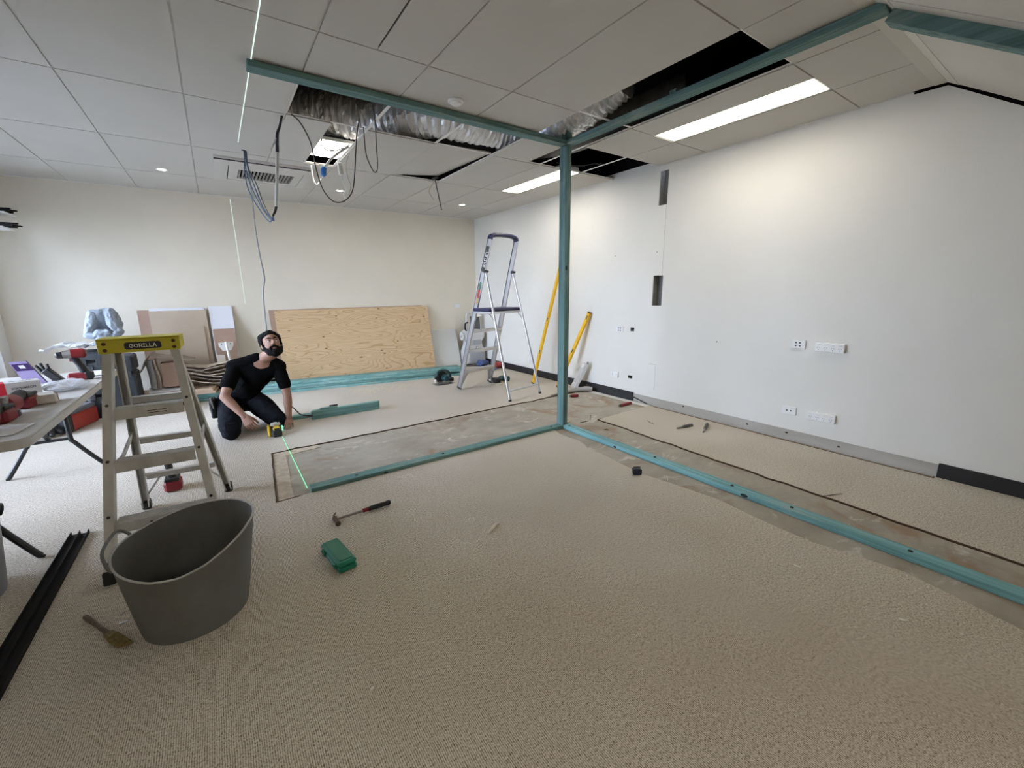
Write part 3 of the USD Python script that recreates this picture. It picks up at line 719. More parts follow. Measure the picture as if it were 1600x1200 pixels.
for k, z in enumerate((.28, .57, .85)):
    y = pst * z / pzt; w_ = pwb + (pwt - pwb) * z / pzt - .006
    part(P_, 'tread', cat(rbox((2 * w_, .085, .006), .001, PP(0, y, z), [pex, pey, (0, 0, 1)]), rbox((2 * w_, .004, .034), 0, PP(0, y - .04, z - .017), [pex, pey, (0, 0, 1)]), rbox((2 * w_, .004, .034), 0, PP(0, y + .04, z - .017), [pex, pey, (0, 0, 1)])), ALU, smooth=False)
    if k == 0:
        for s in (-1, 1):
            part(P_, 'tread_brace', beam(PP(s * w_ * .98, .02, .06), PP(s * w_ * .72, y + .01, z - .02), .003, .05, pey), ALU, smooth=False)
yp = pst * 1.12 / pzt
part(P_, 'platform', cat(rbox((.565, .34, .04), .012, PP(0, yp + .14, 1.125), [pex, pey, (0, 0, 1)])), NAVY)
part(P_, 'platform_frame', cat(rbox((.54, .022, .03), .002, PP(0, yp + .30, 1.09), [pex, pey, (0, 0, 1)]), *[rbox((.018, .33, .03), .002, PP(s * .262, yp + .14, 1.09), [pex, pey, (0, 0, 1)]) for s in (-1, 1)]), ALU, smooth=False)
part(P_, 'support_crossbar', cyl(PP(-pws, pD - .03, .13), PP(pws, pD - .03, .13), .013, n=12), ALU)
hr = [rail(-1, pzt) + A(0, 0, .00), rail(-1, pzt) + A(0, 0, .035) + pex * .02, PP(-.10, pst + .02, pzt + .052), PP(.10, pst + .02, pzt + .052), rail(1, pzt) + A(0, 0, .035) - pex * .02, rail(1, pzt)]
hs = spline(hr, 6); T = np.gradient(hs, axis=0); T /= np.linalg.norm(T, axis=1, keepdims=True); rings = []
for p, t_ in zip(hs, T):
    b_ = unit(np.cross(t_, pey)); a_ = np.linspace(0, 2 * np.pi, 13)[:-1]
    rings.append(p + .042 * np.cos(a_)[:, None] * pey + .026 * np.sin(a_)[:, None] * b_)
part(P_, 'handrail', ring_mesh(rings), NAVY)

# ================================================================ grey flexible tub
def tub(name, c, rb, rr, heights, label, mat, hand, hm, phi=0.0, thick=.0045):
    t = thing(name, label, 'tub', (c[0], c[1], 0))
    n, k = 72, 22; a = np.arange(n) * 2 * np.pi / n
    zt = heights(a)
    outer, inner = [], []
    for u in np.linspace(0, 1, k):
        r = rb + (rr - rb) * u ** .85; z = zt * u
        ex = 1 + .05 * u * np.cos(2 * (a - phi))
        x, y = c[0] + c[2] * u + r * ex * np.cos(a), c[1] + c[3] * u + r * ex * np.sin(a)
        outer.append(np.stack([x, y, z + .0], -1)); ri = r - thick
        inner.append(np.stack([c[0] + c[2] * u + ri * ex * np.cos(a), c[1] + c[3] * u + ri * ex * np.sin(a), np.maximum(z, thick)], -1))
    part(t, 'body', ring_mesh(outer + inner[::-1]), mat, smooth=60)
    rim = ring_mesh([np.stack([o + (np.stack([np.cos(a), np.sin(a), 0 * a], -1)) * dx + A(0, 0, dz) for o in [outer[-1]]], 0)[0] for dx, dz in ((.0005, -.004), (.003, -.0035), (.004, .0), (.002, .002), (-.004, .002), (-.0055, -.002))], caps=False, closed=True)
    part(t, 'rim', rim, hm, label=None)
    for h in hand:
        i = int(((h % (2 * np.pi)) / (2 * np.pi)) * n) % n; w_ = 5
        p0, p1 = outer[-1][(i - w_) % n], outer[-1][(i + w_) % n]
        out = A(math.cos(h), math.sin(h), 0); mid = (p0 + p1) / 2
        part(t, 'handle', tube([p0 - A(0, 0, .02), p0 + out * .012 + A(0, 0, .01), lerp(p0, mid, .4) + out * .030 + A(0, 0, .050), lerp(p1, mid, .4) + out * .030 + A(0, 0, .050), p1 + out * .012 + A(0, 0, .01), p1 - A(0, 0, .02)], [.0065, .0065, .006, .006, .0065, .0065], 9, 5), mat if hm is RIMG else hm)
    return t
TUBZ = lambda a: np.interp(np.degrees(a) % 360, [0, 45, 90, 135, 180, 215, 240, 262, 285, 310, 335, 360], [.40, .402, .39, .365, .35, .315, .295, .292, .312, .352, .388, .40])
RIMG = look('grey_rubber_rim', (.42, .42, .40), .5)
tub('tub', (-.245, 2.105, .012, .02), .190, .236, TUBZ, 'large grey flexible rubber tub on the carpet in front of the step ladder', GREY, [math.pi * .97], RIMG)
GREY2 = look('pale_grey_rubber', (.22, .22, .225), .55)
tub('tub', (-1.208, 2.80, 0, 0), .205, .235, lambda a: .36 + .02 * np.cos(2 * a), 'grey tub with black handles cut off by the left edge of the photo', GREY2, [-.15, math.pi - .15], BLK)

# ================================================================ folding table
tx0, tx1, ty0, ty1, tz = -1.55, -.78, 2.71, 4.96, .74
T_ = thing('folding_table', 'off-white plastic folding table loaded with tools, black tube legs', 'folding table', ((tx0 + tx1) / 2, (ty0 + ty1) / 2, 0))
TW = look('table_plastic', (.60, .575, .54), .55, var=.06, vscale=30, bump=.0006, bscale=300)
top = sbox(tx0 + .06, ty0 + .06, tx1 - .06, ty1 - .06).buffer(.06)
part(T_, 'tabletop', cat(prism(top, .036, (0, 0, tz - .045)), prism(top.buffer(-.005), .009, (0, 0, tz - .009))), TW, smooth=25)
BT = look('black_tube', (.012, .013, .014), .4)
for yy, sg in ((3.07, 1), (4.62, -1)):
    for s in (-1, 1):
        cx_ = -1.209; ym = yy + sg * .02
        part(T_, 'leg', tube([(cx_ + s * .27, yy, 0.018), (cx_ + s * .252, yy, .03), (cx_ + s * .135, ym, .225), (cx_ + s * .118, ym, .285), (cx_ + s * .115, ym, .69)], .0155, 10, 4), BT)
    part(T_, 'crossbar', cyl((cx_ - .12, ym, .262), (cx_ + .12, ym, .262), .012, n=12), BT)
    part(T_, 'leg_hinge_bar', cyl((cx_ - .33, ym, .688), (cx_ + .33, ym, .688), .011, n=10), BT)
    part(T_, 'brace', beam((cx_, ym, .27), (cx_, ym + sg * .42, .69), .03, .008, (1, 0, 0)), BT, smooth=False)

# ================================================================ timber stack along the back wall
sdir = unit(A(4.30, -.73, 0)); sn = A(-sdir[1], sdir[0], 0); so = A(-1.05, 6.80, 0)
rows_ = [(0, 0, .0, 4.30), (1, 0, .10, 4.25), (0, 1, -.15, 4.05), (1, 1, .05, 4.28), (0, 2, .02, 4.32), (1, 2, -.1, 4.1), (0, 3, 1.50, 2.80), (1, 3, 1.45, 2.85)]
first = None
for k, (c_, l_, off, ln) in enumerate(rows_):
    a_ = so + sdir * off + sn * (.047 + .094 * c_ + (.016 if l_ == 1 else 0) - (.012 if l_ == 2 else 0) + (.010 if l_ == 3 else 0)); z_ = .0175 + .0375 * l_
    nm = ['bottom', 'second', 'third', 'top'][l_]; pl = ['front', 'middle', 'back'][c_]
    solo('timber_length', beam(a_ + A(0, 0, z_), a_ + sdir * ln + A(0, 0, z_), .09, .035, sn, .002), TXB, f'{pl} blue-green pine length in the {nm} layer of the long stack before the back wall', 'timber', smooth=False, group='long pine lengths stacked on the floor')
# offcuts near the kneeling man
od = unit(A(.75, .0, 0))
solo('timber_offcut', beam((.70, 4.90, .045), (1.43, 4.885, .045), .035, .09, (0, 1, 0), .002), TXB, 'short blue-green pine offcut on edge, nearest the carpet cut-out', 'timber', smooth=False, group='short pine offcuts')
solo('timber_offcut', beam((.48, 4.955, .045), (1.47, 4.935, .045), .035, .09, (0, 1, 0), .002) if False else beam((.72, 4.945, .045), (1.46, 4.93, .045), .035, .09, (0, 1, 0), .002), TXB, 'short blue-green pine offcut on edge behind the front one', 'timber', smooth=False, group='short pine offcuts')
solo('timber_offcut', beam((.40, 5.05, .0175), (.98, 5.04, .0175), .09, .035, (0, 1, 0), .002), TXB, 'short blue-green pine offcut lying flat beside the kneeling man', 'timber', smooth=False, group='short pine offcuts')
solo('timber_block', beam((.80, 4.925, .10), (.98, 4.915, .10), .045, .018, (0, 1, 0), .002), TXB, 'small flat pine scrap lying on top of the offcuts', 'timber', smooth=False)
solo('pencil_block', beam((.90, 4.935, .1165), (.99, 4.93, .1165), .02, .014, (0, 1, 0), .003), DGRY, 'small dark bar lying on the pine offcuts', 'tool', smooth=False)

# ================================================================ boards leaning on the back wall
def leaner(name, x0, x1, ztop, length, mat, label, cat_, thick=.017, yb=YB - .003, off=0.0, dxb=0.0):
    """Board standing on the floor and resting against the wall."""
    run = math.sqrt(max(length ** 2 - ztop ** 2, .0001))
    d = unit(A(dxb, -run, -ztop)); nrm = unit(A(0, -ztop, run))
    t0 = A((x0 + x1) / 2, yb - off, ztop)
    m = rbox((x1 - x0, length, thick), .001, t0 + d * length / 2 + nrm * thick / 2, [(1, 0, 0), d, np.cross((1, 0, 0), d)])
    lowest = m.vertices[:, 2].min(); m.apply_translation((0, 0, -lowest + .0005))
    return solo(name, m, mat, label, cat_, smooth=False)
leaner('backing_sheet', .62, 3.00, 1.128, 1.155, MDFD, 'brown sheet standing behind the plywood, its edge showing at the left and top', 'board', .018, off=.0)
leaner('plywood_sheet', .685, 3.085, 1.118, 1.145, PLY, 'large pine plywood sheet with dark knots leaning on the back wall', 'plywood sheet', .017, off=.024)
leaner('pale_board', 2.55, 3.645, .672, .70, LGB, 'pale grey board leaning low on the wall right of the plywood', 'board', .013, off=.0)
KB = math.sqrt(1 + .12 ** 2); KC = math.sqrt(1 + .22 ** 2)
leaner('brown_board', -.83, -.13, 1.178, 1.178 * KB, MDFD, 'reddish brown board standing at the back of the leaning boards behind the step ladder', 'board', .016, off=.0)
leaner('white_board', -.71, -.14, 1.195, 1.195 * KB, WBRD, 'white board whose top edge shows above the tan sheet behind the step ladder', 'board', .016, off=.022)
leaner('tan_board', -.715, -.12, 1.165, 1.165 * KB, MDF, 'wide tan sheet leaning on the wall behind the yellow ladder cap', 'board', .016, off=.042)
leaner('tan_board', -.52, -.17, .95, .95 * KB, MDF, 'smaller tan sheet leaning in front of the wide tan sheet', 'board', .016, off=.085)
leaner('white_board', -.09, .175, 1.205, 1.205 * KC, WBRD, 'narrow white board leaning on the wall left of the hanging grey cable', 'board', .017, off=.0)
leaner('brown_board', -.08, .165, .90, .90 * KC, MDFD, 'brown board leaning in front of the narrow white board', 'board', .016, off=.10)
lg = thing('table_leg', 'white metal table leg with a flat mounting plate leaning before the brown board', 'table leg', (.10, 6.74, 0))
pl_ = at(353, 537, 1, 6.90)
part(lg, 'mounting_plate', prism(Polygon([(-.085, .035), (.085, .035), (.085, -.01), (.05, -.075), (-.05, -.075), (-.085, -.01)]), .005, pl_ + A(0, -.022, -.015), (1, 0, 0), unit(A(0, .12, 1))), WHT, smooth=False)
part(lg, 'tube', cyl(pl_ + A(0, -.05, .03), A(pl_[0] + .035, 6.72, .145), .016, n=14), look('white_metal', (.78, .78, .78), .35, metal=.2))
for s in (-1, 1):
    part(lg, 'screw', cyl(pl_ + A(s * .05, -.024, 0), pl_ + A(s * .05, -.032, 0), .007, n=10), RIVET)

# ================================================================ the kneeling man
SKIN = look('skin', (.31, .165, .11), .55, var=.12, vscale=25, spec=.35)
HAIRM = look('black_hair', (.006, .0055, .005), .8, bump=.004, bscale=90, spec=.12)
TEE = look('black_tee', (.005, .005, .0055), .95, bump=.002, bscale=40, spec=.04)
TROU = look('navy_black_trousers', (.008, .0095, .014), .9, var=.3, vscale=16, bump=.003, bscale=30, spec=.15)
EYEW, EYED, LIP = look('eye_white', (.75, .72, .68), .3), look('eye_dark', (.02, .012, .008), .2), look('lip', (.22, .085, .07), .5)
Fd = unit(A(.08, -.88, .46)); Ud = unit(A(-.10, .44, .89)); Lf = unit(np.cross(Ud, Fd)); Ud = np.cross(Fd, Lf)
HC = A(.405, 4.80, .864)
Hp = lambda x, f, u: HC + x * Lf + f * Fd + u * Ud
HR = np.array([Lf, Fd, Ud])
def hball(x, f, u, r, sc=(1, 1, 1)):
    return mani(ball(Hp(x, f, u), r, sc=sc, rot=HR))
def smooth_m(m, length, it=8):
    t = tri(m.refine_to_length(length)); t = trimesh.Trimesh(t.vertices, t.faces, process=True)
    taubin(t, it); return t
def hand(w, d, palm, side, curl, length=.185, spread=.10, thumb_out=.9):
    """Palm, four jointed fingers of their own lengths and a thumb from the palm's side. d: wrist to knuckles; palm: where the palm faces; side: towards the thumb."""
    d = unit(d); palm = unit(palm - np.dot(palm, d) * d); s = np.cross(d, palm); s = s if np.dot(s, side) > 0 else -s
    k = length / .185
    P = lambda a, b, c: np.asarray(w) + k * (a * d + b * s + c * palm)
    out = [bone((P(.004, .018, 0), .017 * k), (P(.004, -.018, 0), .017 * k), (P(.080, .034, 0), .013 * k), (P(.084, .010, -.003), .013 * k), (P(.080, -.014, -.002), .0125 * k), (P(.072, -.034, .002), .012 * k), (P(.03, .024, .012), .014 * k))]
    for j, (b, L) in enumerate(((.034, (.040, .025, .019)), (.011, (.045, .028, .020)), (-.013, (.041, .026, .019)), (-.034, (.032, .020, .017)))):
        p = P(.080 - .008 * (j == 3), b, 0); ang = curl * .55; sp = (1.2 - j) * spread; r0 = .0095 * k
        chain = [p]
        for q, l in enumerate(L):
            dirv = math.cos(ang) * (d * math.cos(sp) + s * math.sin(sp)) + math.sin(ang) * palm
            chain.append(chain[-1] + dirv * l * k); ang += curl * (.75 if q == 0 else .5)
        for q in range(3):
            out.append(bone((chain[q], r0 * (1 - .08 * q)), (chain[q + 1], r0 * (1 - .08 * (q + 1)))))
    t0 = P(.022, .030, .010); t1 = t0 + k * .042 * unit(d * .75 + s * thumb_out * .8 + palm * .35); t2 = t1 + k * .030 * unit(d * .95 + s * .25 + palm * .4); t3 = t2 + k * .024 * unit(d + palm * .5)
    for a_, b_, ra, rb_ in ((t0, t1, .0135, .0115), (t1, t2, .0115, .0105), (t2, t3, .0105, .0085)):
        out.append(bone((a_, ra * k), (b_, rb_ * k)))
    return out
shR, elR, wrR = A(.06, 4.90, .665), A(-.050, 4.755, .405), A(.082, 4.60, .222)
shL, elL, wrL = A(.455, 4.86, .63), A(.482, 4.79, .335), A(.462, 4.725, .105)
nk, ch, wa, pv = A(.325, 4.865, .725), A(.255, 4.93, .575), A(.15, 5.03, .43), A(.08, 5.09, .315)
hipR, hipL, knR, knL, anR, anL = A(-.01, 5.07, .285), A(.17, 5.09, .285), A(-.045, 4.655, .088), A(.362, 4.76, .095), A(-.07, 5.06, .065), A(.28, 5.17, .065)
M0 = m3.Manifold
skull = hball(0, -.012, .030, .094, (.86, 1.06, 1.02)) + bone((Hp(0, .028, -.075), .046), (Hp(-.034, .018, -.045), .042), (Hp(.034, .018, -.045), .042), (Hp(0, .05, -.01), .040), (Hp(0, .046, .045), .050)) \
    + bone((Hp(0, .094, .012), .010), (Hp(0, .112, -.022), .0125), (Hp(-.014, .096, -.026), .009), (Hp(.014, .096, -.026), .009)) \
    + bone((Hp(-.036, .078, .030), .012), (Hp(-.008, .086, .026), .010)) + bone((Hp(.036, .078, .030), .012), (Hp(.008, .086, .026), .010)) \
    + hball(-.083, -.012, -.005, .030, (.35, .65, 1.05)) + hball(.083, -.012, -.005, .030, (.35, .65, 1.05))
for s in (-1, 1):
    skull = skull - hball(s * .032, .094, .008, .015, (1.1, .8, .75))
neck = bone((HC - Ud * .07 - Fd * .02, .058), (nk, .062))
arms = bone((shR, .056), (lerp(shR, elR, .6), .046), ) + bone((lerp(shR, elR, .5), .047), (elR, .041)) + bone((elR, .041), (lerp(elR, wrR, .35), .042)) + bone((lerp(elR, wrR, .3), .042), (wrR, .026)) \
    + bone((shL, .056), (lerp(shL, elL, .6), .046)) + bone((lerp(shL, elL, .5), .047), (elL, .040)) + bone((elL, .040), (lerp(elL, wrL, .35), .042)) + bone((lerp(elL, wrL, .3), .042), (wrL, .027))
core = bone((nk - A(.02, 0, .05), .07), (shR + A(.05, 0, -.02), .05), (shL - A(.05, 0, .02), .05), (ch, .115)) + bone((ch, .115), (wa, .10)) + bone((wa, .10), (pv, .11))
legs = bone((hipR, .085), (knR, .055)) + bone((hipL, .085), (knL, .055)) + bone((knR, .05), (anR, .038)) + bone((knL, .05), (anL, .038))
hR = hand(wrR, A(.035, -.05, -.085), A(.12, .25, -.1), A(.8, -.1, 0), .85, spread=.04, thumb_out=.5)
hL = hand(wrL + A(0, -.004, -.012), A(-.012, -.055, -.075), A(-.1, .8, -.45), A(-1, 0, 0), .50, length=.165)
add = lambda ms: M0.batch_boolean(ms, m3.OpType.Add)
body = add([add([neck, arms, core, legs]).refine_to_length(.016), skull.refine_to_length(.007)] + [add(h).refine_to_length(.004) for h in (hR, hL)])
body = tri(body); body = trimesh.Trimesh(body.vertices, body.faces, process=True)
taubin(body, 5)
v = np.array(body.vertices); low = (v[:, 0] > .38) & (v[:, 2] < .12)
z = v[low, 2].min()
v[low, 2] += (.002 - z) * np.clip((.12 - v[low, 2]) / (.12 - z), 0, 1); body.vertices = v
man = thing('person', 'bearded man in black t-shirt and dark work trousers kneeling on the carpet, looking up', 'person', (.12, 4.9, 0))
part(man, 'body', body, SKIN, smooth=True if False else 50)
# shirt: follows torso and upper arms, open at neck and sleeves
slR, slL = lerp(shR, elR, .58), lerp(shL, elL, .62)
tee = bone((nk - A(.03, -.02, .055), .078), (shR + A(.045, 0, -.015), .066), (shL - A(.045, 0, .015), .064), (ch, .135)) + bone((ch, .138), (wa, .128)) + bone((wa, .128), (pv + A(-.02, .03, .02), .135), (pv + A(.06, -.02, .0), .11)) \
    + bone((shR + A(.02, .0, 0), .068), (slR, .068)) + bone((shL - A(.02, 0, 0), .066), (slL, .062)) + bone((shR, .068), (nk + A(-.055, .01, .005), .058), (ch, .10)) + bone((shL, .066), (nk + A(.045, .015, -.015), .052), (ch, .10))
tt = smooth_m(tee, .013, 9); v = np.array(tt.vertices)
fold = meshkit.fbm(v * A(14, 14, 22), 3, 4) - .5
v += tt.vertex_normals * (fold * .016)[:, None]; tt.vertices = v
tee = mani(tt)
tee = tee - bone((nk + A(.03, -.095, -.005), .046), (nk + A(.03, -.02, .055), .058), (nk + A(.01, .05, .10), .05))
for e, c_ in ((elR, slR), (elL, slL)):
    d_ = unit(e - c_); tee = tee - mani(beam(c_ + d_ * .045, c_ + d_ * .30, .30, .30, (1, 0, 0)))
part(man, 'shirt', tee, TEE, smooth=60)
part(man, 'chest_print', prism(sbox(-.03, -.012, .03, .012), .001, at(418, 594, 1, 4.80), (1, 0, 0), unit(A(0, .3, 1))), look('faded_print', (.10, .10, .10), .8), smooth=False) if False else None
tr = bone((pv + A(-.01, .03, -.01), .135), (hipR, .125), (hipL, .118)) + bone((hipR, .118), (knR + A(0, .06, .03), .092), (lerp(hipR, knR, .5), .108)) + bone((knR + A(0, .03, .012), .088), (knR, .084)) \
    + bone((hipL, .115), (lerp(hipL, knL, .5) + A(.01, 0, .01), .105), (knL + A(-.02, .04, .02), .090)) + bone((knL, .086), (knL + A(-.01, .04, .01), .088)) + bone((knR, .078), (anR, .055)) + bone((knL, .078), (anL, .055))
tt = smooth_m(tr, .013, 9); v = np.array(tt.vertices); v += tt.vertex_normals * ((meshkit.fbm(v * A(16, 16, 24), 3, 9) - .5) * .020)[:, None]; v[:, 2] = np.maximum(v[:, 2], .003); tt.vertices = v
tq = part(man, 'trousers', tt, TROU, smooth=60)
part(tq, 'knee_pocket', rbox((.10, .012, .12), .004, (-.035, 4.575, .135), [(1, 0, 0), unit(A(0, 1, .35)), unit(A(0, -.35, 1))]), TROU, smooth=False)
part(man, 'belt', ring_mesh([pv + A(-.02, .02, .065) + A(.165 * math.cos(a), .155 * math.sin(a), .02 * math.sin(a)) + d for d in ()] or [[pv + A(-.015, .02, .055 + h) + A(r * math.cos(a), r * math.sin(a), -.05 * math.sin(a)) for a in np.linspace(0, 2 * math.pi, 25)[:-1]] for h, r in ((-.02, .150), (-.02, .158), (.02, .158), (.02, .150))], caps=False), BLKM)
pq = part(man, 'tool_pouch', cat(rbox((.06, .10, .15), .012, (-.155, 5.03, .28)), rbox((.05, .07, .09), .01, (-.155, 4.93, .22))), BLKM)
part(pq, 'pouch_tools', cat(cyl((-.16, 4.97, .30), (-.165, 4.95, .38), .009), cyl((-.15, 4.935, .25), (-.16, 4.91, .33), .008), rbox((.012, .03, .07), .003, (-.185, 4.95, .29))), STEEL, label='pale steel tools in the pouch')
for s, a_ in ((-1, anR), (1, anL)):
    ft = bone((a_ + A(0, .02, .0), .048), (a_ + A(s * .02, .14, -.02), .042), (a_ + A(s * .03, .20, -.005), .032))
    b_ = part(man, 'boot', smooth_m(ft, .015, 4), look('work_boot', (.03, .025, .02), .7), smooth=60)
# hair, beard, brows, eyes, lips
hair = bone((Hp(0, -.04, .05), .098), (Hp(-.045, -.02, .075), .058), (Hp(.045, -.02, .075), .058), (Hp(0, .030, .090), .050), (Hp(0, -.06, -.01), .082)) - bone((Hp(-.045, .13, .005), .070), (Hp(.045, .13, .005), .070), (Hp(0, .15, -.08), .07))
hair = hair + bone((Hp(-.083, .01, .045), .012), (Hp(-.082, .018, -.01), .009)) + bone((Hp(.083, .01, .045), .012), (Hp(.082, .018, -.01), .009)) - hball(-.088, -.012, -.012, .026, (.5, .7, 1.1)) - hball(.088, -.012, -.012, .026, (.5, .7, 1.1))
def fuzz(m, amp, seed, length=.007):
    t = smooth_m(m, length, 4); v = np.array(t.vertices); v += t.vertex_normals * ((meshkit.fbm(v * 75, 2, seed) - .42) * amp)[:, None]; t.vertices = v; return t
part(man, 'hair', fuzz(hair, .016, 3), HAIRM, smooth=60)
beard = (bone((Hp(0, .055, -.105), .042), (Hp(-.040, .035, -.085), .036), (Hp(.040, .035, -.085), .036)) + bone((Hp(-.040, .035, -.085), .036), (Hp(-.066, .020, -.045), .022), (Hp(-.076, .008, -.012), .012)) + bone((Hp(.040, .035, -.085), .036), (Hp(.066, .020, -.045), .022), (Hp(.076, .008, -.012), .012))
         + bone((Hp(-.030, .074, -.058), .013), (Hp(0, .088, -.047), .0115)) + bone((Hp(.030, .074, -.058), .013), (Hp(0, .088, -.047), .0115)) + bone((Hp(-.032, .072, -.058), .014), (Hp(-.030, .066, -.085), .016)) + bone((Hp(.032, .072, -.058), .014), (Hp(.030, .066, -.085), .016))) - hball(0, .102, -.064, .021, (1.15, 1.0, .55))
part(man, 'beard', fuzz(beard, .010, 8, .006), HAIRM, smooth=60)
for s in (-1, 1):
    part(man, 'eyebrow', bone((Hp(s * .014, .095, .034), .0045), (Hp(s * .034, .090, .042), .005), (Hp(s * .052, .074, .036), .0035)), HAIRM, smooth=60)
    e_ = part(man, 'eye', ball(Hp(s * .032, .079, .012), .0115), EYEW, smooth=60)
    part(e_, 'iris', ball(Hp(s * .032 + .002, .0875, .0145), .0062), EYED, smooth=60)
for s in (-1, 1):
    part(man, 'eyelid', bone((Hp(s * .018, .086, .019), .0045), (Hp(s * .032, .090, .024), .005), (Hp(s * .046, .082, .019), .0045)), SKIN, smooth=60)
part(man, 'lips', bone((Hp(-.016, .080, -.066), .006), (Hp(0, .086, -.063), .007), (Hp(.016, .080, -.066), .006), (Hp(0, .083, -.072), .006)), LIP, smooth=60)

# laser level by his hand
lx, ly = .335, 4.50
LV = thing('laser_level', 'small yellow and black laser level on the carpet beside the man\'s hand', 'laser level', (lx, ly, 0))
part(LV, 'base', rbox((.085, .10, .10), .012, (lx - .012, ly + .02, .052)), BLK)
part(LV, 'yellow_shell', cat(rbox((.062, .085, .040), .010, (lx - .014, ly + .005, .085)), rbox((.024, .09, .10), .008, (lx - .076, ly + .03, .060))), look('laser_yellow', (.62, .40, .015), .45))
part(LV, 'window_panel', rbox((.045, .004, .030), .002, (lx - .014, ly - .038, .078)), BLK)
part(LV, 'top_bracket', cat(beam((lx - .04, ly + .03, .10), (lx - .028, ly + .03, .128), .012, .05, (0, 1, 0), .003), beam((lx + .006, ly + .03, .10), (lx - .004, ly + .03, .128), .012, .05, (0, 1, 0), .003), rbox((.034, .05, .010), .003, (lx - .016, ly + .03, .130))), look('pale_grip', (.55, .56, .54), .4))
part(LV, 'laser_window', rbox((.014, .030, .052), .005, (lx + .036, ly - .010, .080)), glow('laser_aperture_glow', (.25, 1.0, .55), 1.2), label='glowing green laser aperture')
# pry bar beside the offcut
solo('pry_bar', tube([(.520, 4.86, .30), (.535, 4.88, .26), (.62, 4.90, .12), (.645, 4.905, .075), (.665, 4.90, .06), (.695, 4.87, .055)], [.006, .0065, .0065, .0065, .007, .006], 8, 4) if False else tube([(.50, 5.02, .20), (.56, 4.98, .12), (.60, 4.96, .065), (.655, 4.93, .048), (.70, 4.865, .052)], [.007, .007, .007, .008, .016], 8, 4), DGRY, 'dark bent pry bar propped between the man and the pine offcuts', 'pry bar')

# ================================================================ power points, data plates and marks on the walls
OUT = look('outlet_white', (.83, .83, .82), .3)
SLOT = look('slot_dark', (.05, .05, .055), .6)
def plate(kind, w, h, label, cat_, y, z, group):
    t = thing('wall_outlet' if kind != 'data' else 'data_plate', label, cat_, (XR, y, z), group)
    X = XR
    part(t, 'plate', rbox((.012 if kind != 'quad' else .026, w, h), .003, (X - (.006 if kind != 'quad' else .013), y, z)), OUT)
    fx_ = X - (.0125 if kind != 'quad' else .0265)
    return t, fx_
def quad(y, z, label):
    t, f = plate('quad', .208, .075, label, 'power point', y, z, 'four-gang power points')
    for k in range(4):
        yy = y + .075 - .05 * k
        part(t, 'switch', rbox((.006, .020, .011), .002, (f - .002, yy, z + .022), [(1, 0, .25), (0, 1, 0), (-.25, 0, 1)] / np.array([[1.03], [1], [1.03]])), WHT)
        part(t, 'socket_slots', cat(rbox((.001, .0022, .009), 0, (f, yy + .008, z - .006), [(1, 0, 0), (0, .87, .5), (0, -.5, .87)]), rbox((.001, .0022, .009), 0, (f, yy - .008, z - .006), [(1, 0, 0), (0, .87, -.5), (0, .5, .87)]), rbox((.001, .0022, .009), 0, (f, yy, z - .022))), SLOT, smooth=False)
def data(y, z, n, label, w=.116):
    t, f = plate('data', w, .074, label, 'data plate', y, z, 'data plates')
    for k in range(n):
        yy, zz = (y + (.016 if k % 2 == 0 else -.016), z + (0 if n == 2 else (.013 if k < 2 else -.013)))
        part(t, 'jack', rbox((.001, .013, .011), 0, (f, yy, zz)), SLOT, smooth=False)
quad(1.315, .866, 'upper white four-gang power point on the right wall, with a row of switches')
quad(1.302, .268, 'lower white four-gang power point on the right wall near the floor')
data(1.552, .872, 4, 'white data plate with four dark jacks beside the upper four-gang power point')
data(1.553, .270, 2, 'white data plate with two dark jacks beside the lower four-gang power point')
t = thing('data_plate', 'white data plate with four pale ports left of the small square wall hole', 'data plate', (XR, 3.552, .872), 'data plates')
part(t, 'plate', rbox((.012, .116, .074), .003, (XR - .006, 3.552, .872)), OUT)
for a_ in (-1, 1):
    for b_ in (-1, 1):
        part(t, 'port', cat(rbox((.003, .022, .022), .001, (XR - .0125, 3.552 + a_ * .016, .872 + b_ * .015)), rbox((.001, .010, .005), 0, (XR - .0145, 3.552 + a_ * .016, .872 + b_ * .012))), look('port_grey', (.42, .42, .42), .5), smooth=False)
t = thing('wall_outlet', 'white double power point left of the oval wall hole near the floor', 'power point', (XR, 3.605, .288))
part(t, 'plate', rbox((.014, .116, .076), .003, (XR - .007, 3.605, .288)), OUT)
for a_ in (-1, 1):
    part(t, 'switch', rbox((.006, .016, .010), .002, (XR - .016, 3.605 + a_ * .03, .308)), WHT)
    part(t, 'socket_slots', cat(*[rbox((.001, .003, .010), 0, (XR - .0145, 3.605 + a_ * .03 + q, .288 - (.016 if q == 0 else 0))) for q in (-.008, 0, .008)]), SLOT, smooth=False)
t = thing('wall_outlet', 'blank white plate alone on the back wall near the far corner', 'outlet plate', (3.71, YB, 1.10))
part(t, 'plate', rbox((.112, .012, .074), .003, (3.71, YB - .006, 1.10)), OUT)
part(t, 'rocker', rbox((.022, .006, .014), .002, (3.71, YB - .014, 1.105)), WHT)
PENC = look('pencil_mark', (.25, .25, .25), .8)
pm = thing('pencil_mark', 'thin pencil corner drawn low on the right wall above the bare band', 'pencil mark', (XR, 3.05, .19))
part(pm, 'across_line', bb((XR - .0006, 3.001, .4905), (XR - .0001, 3.10, .4925)), PENC, smooth=False)
part(pm, 'down_line', bb((XR - .0006, 2.9985, .19), (XR - .0001, 3.0005, .4925)), PENC, smooth=False)
solo('pencil_line', bb((XR - .0006, 2.985, 1.51), (XR - .0001, 2.987, 2.25)), PENC, 'thin upright pencil line between the two slots cut in the right wall', 'pencil mark', smooth=False)
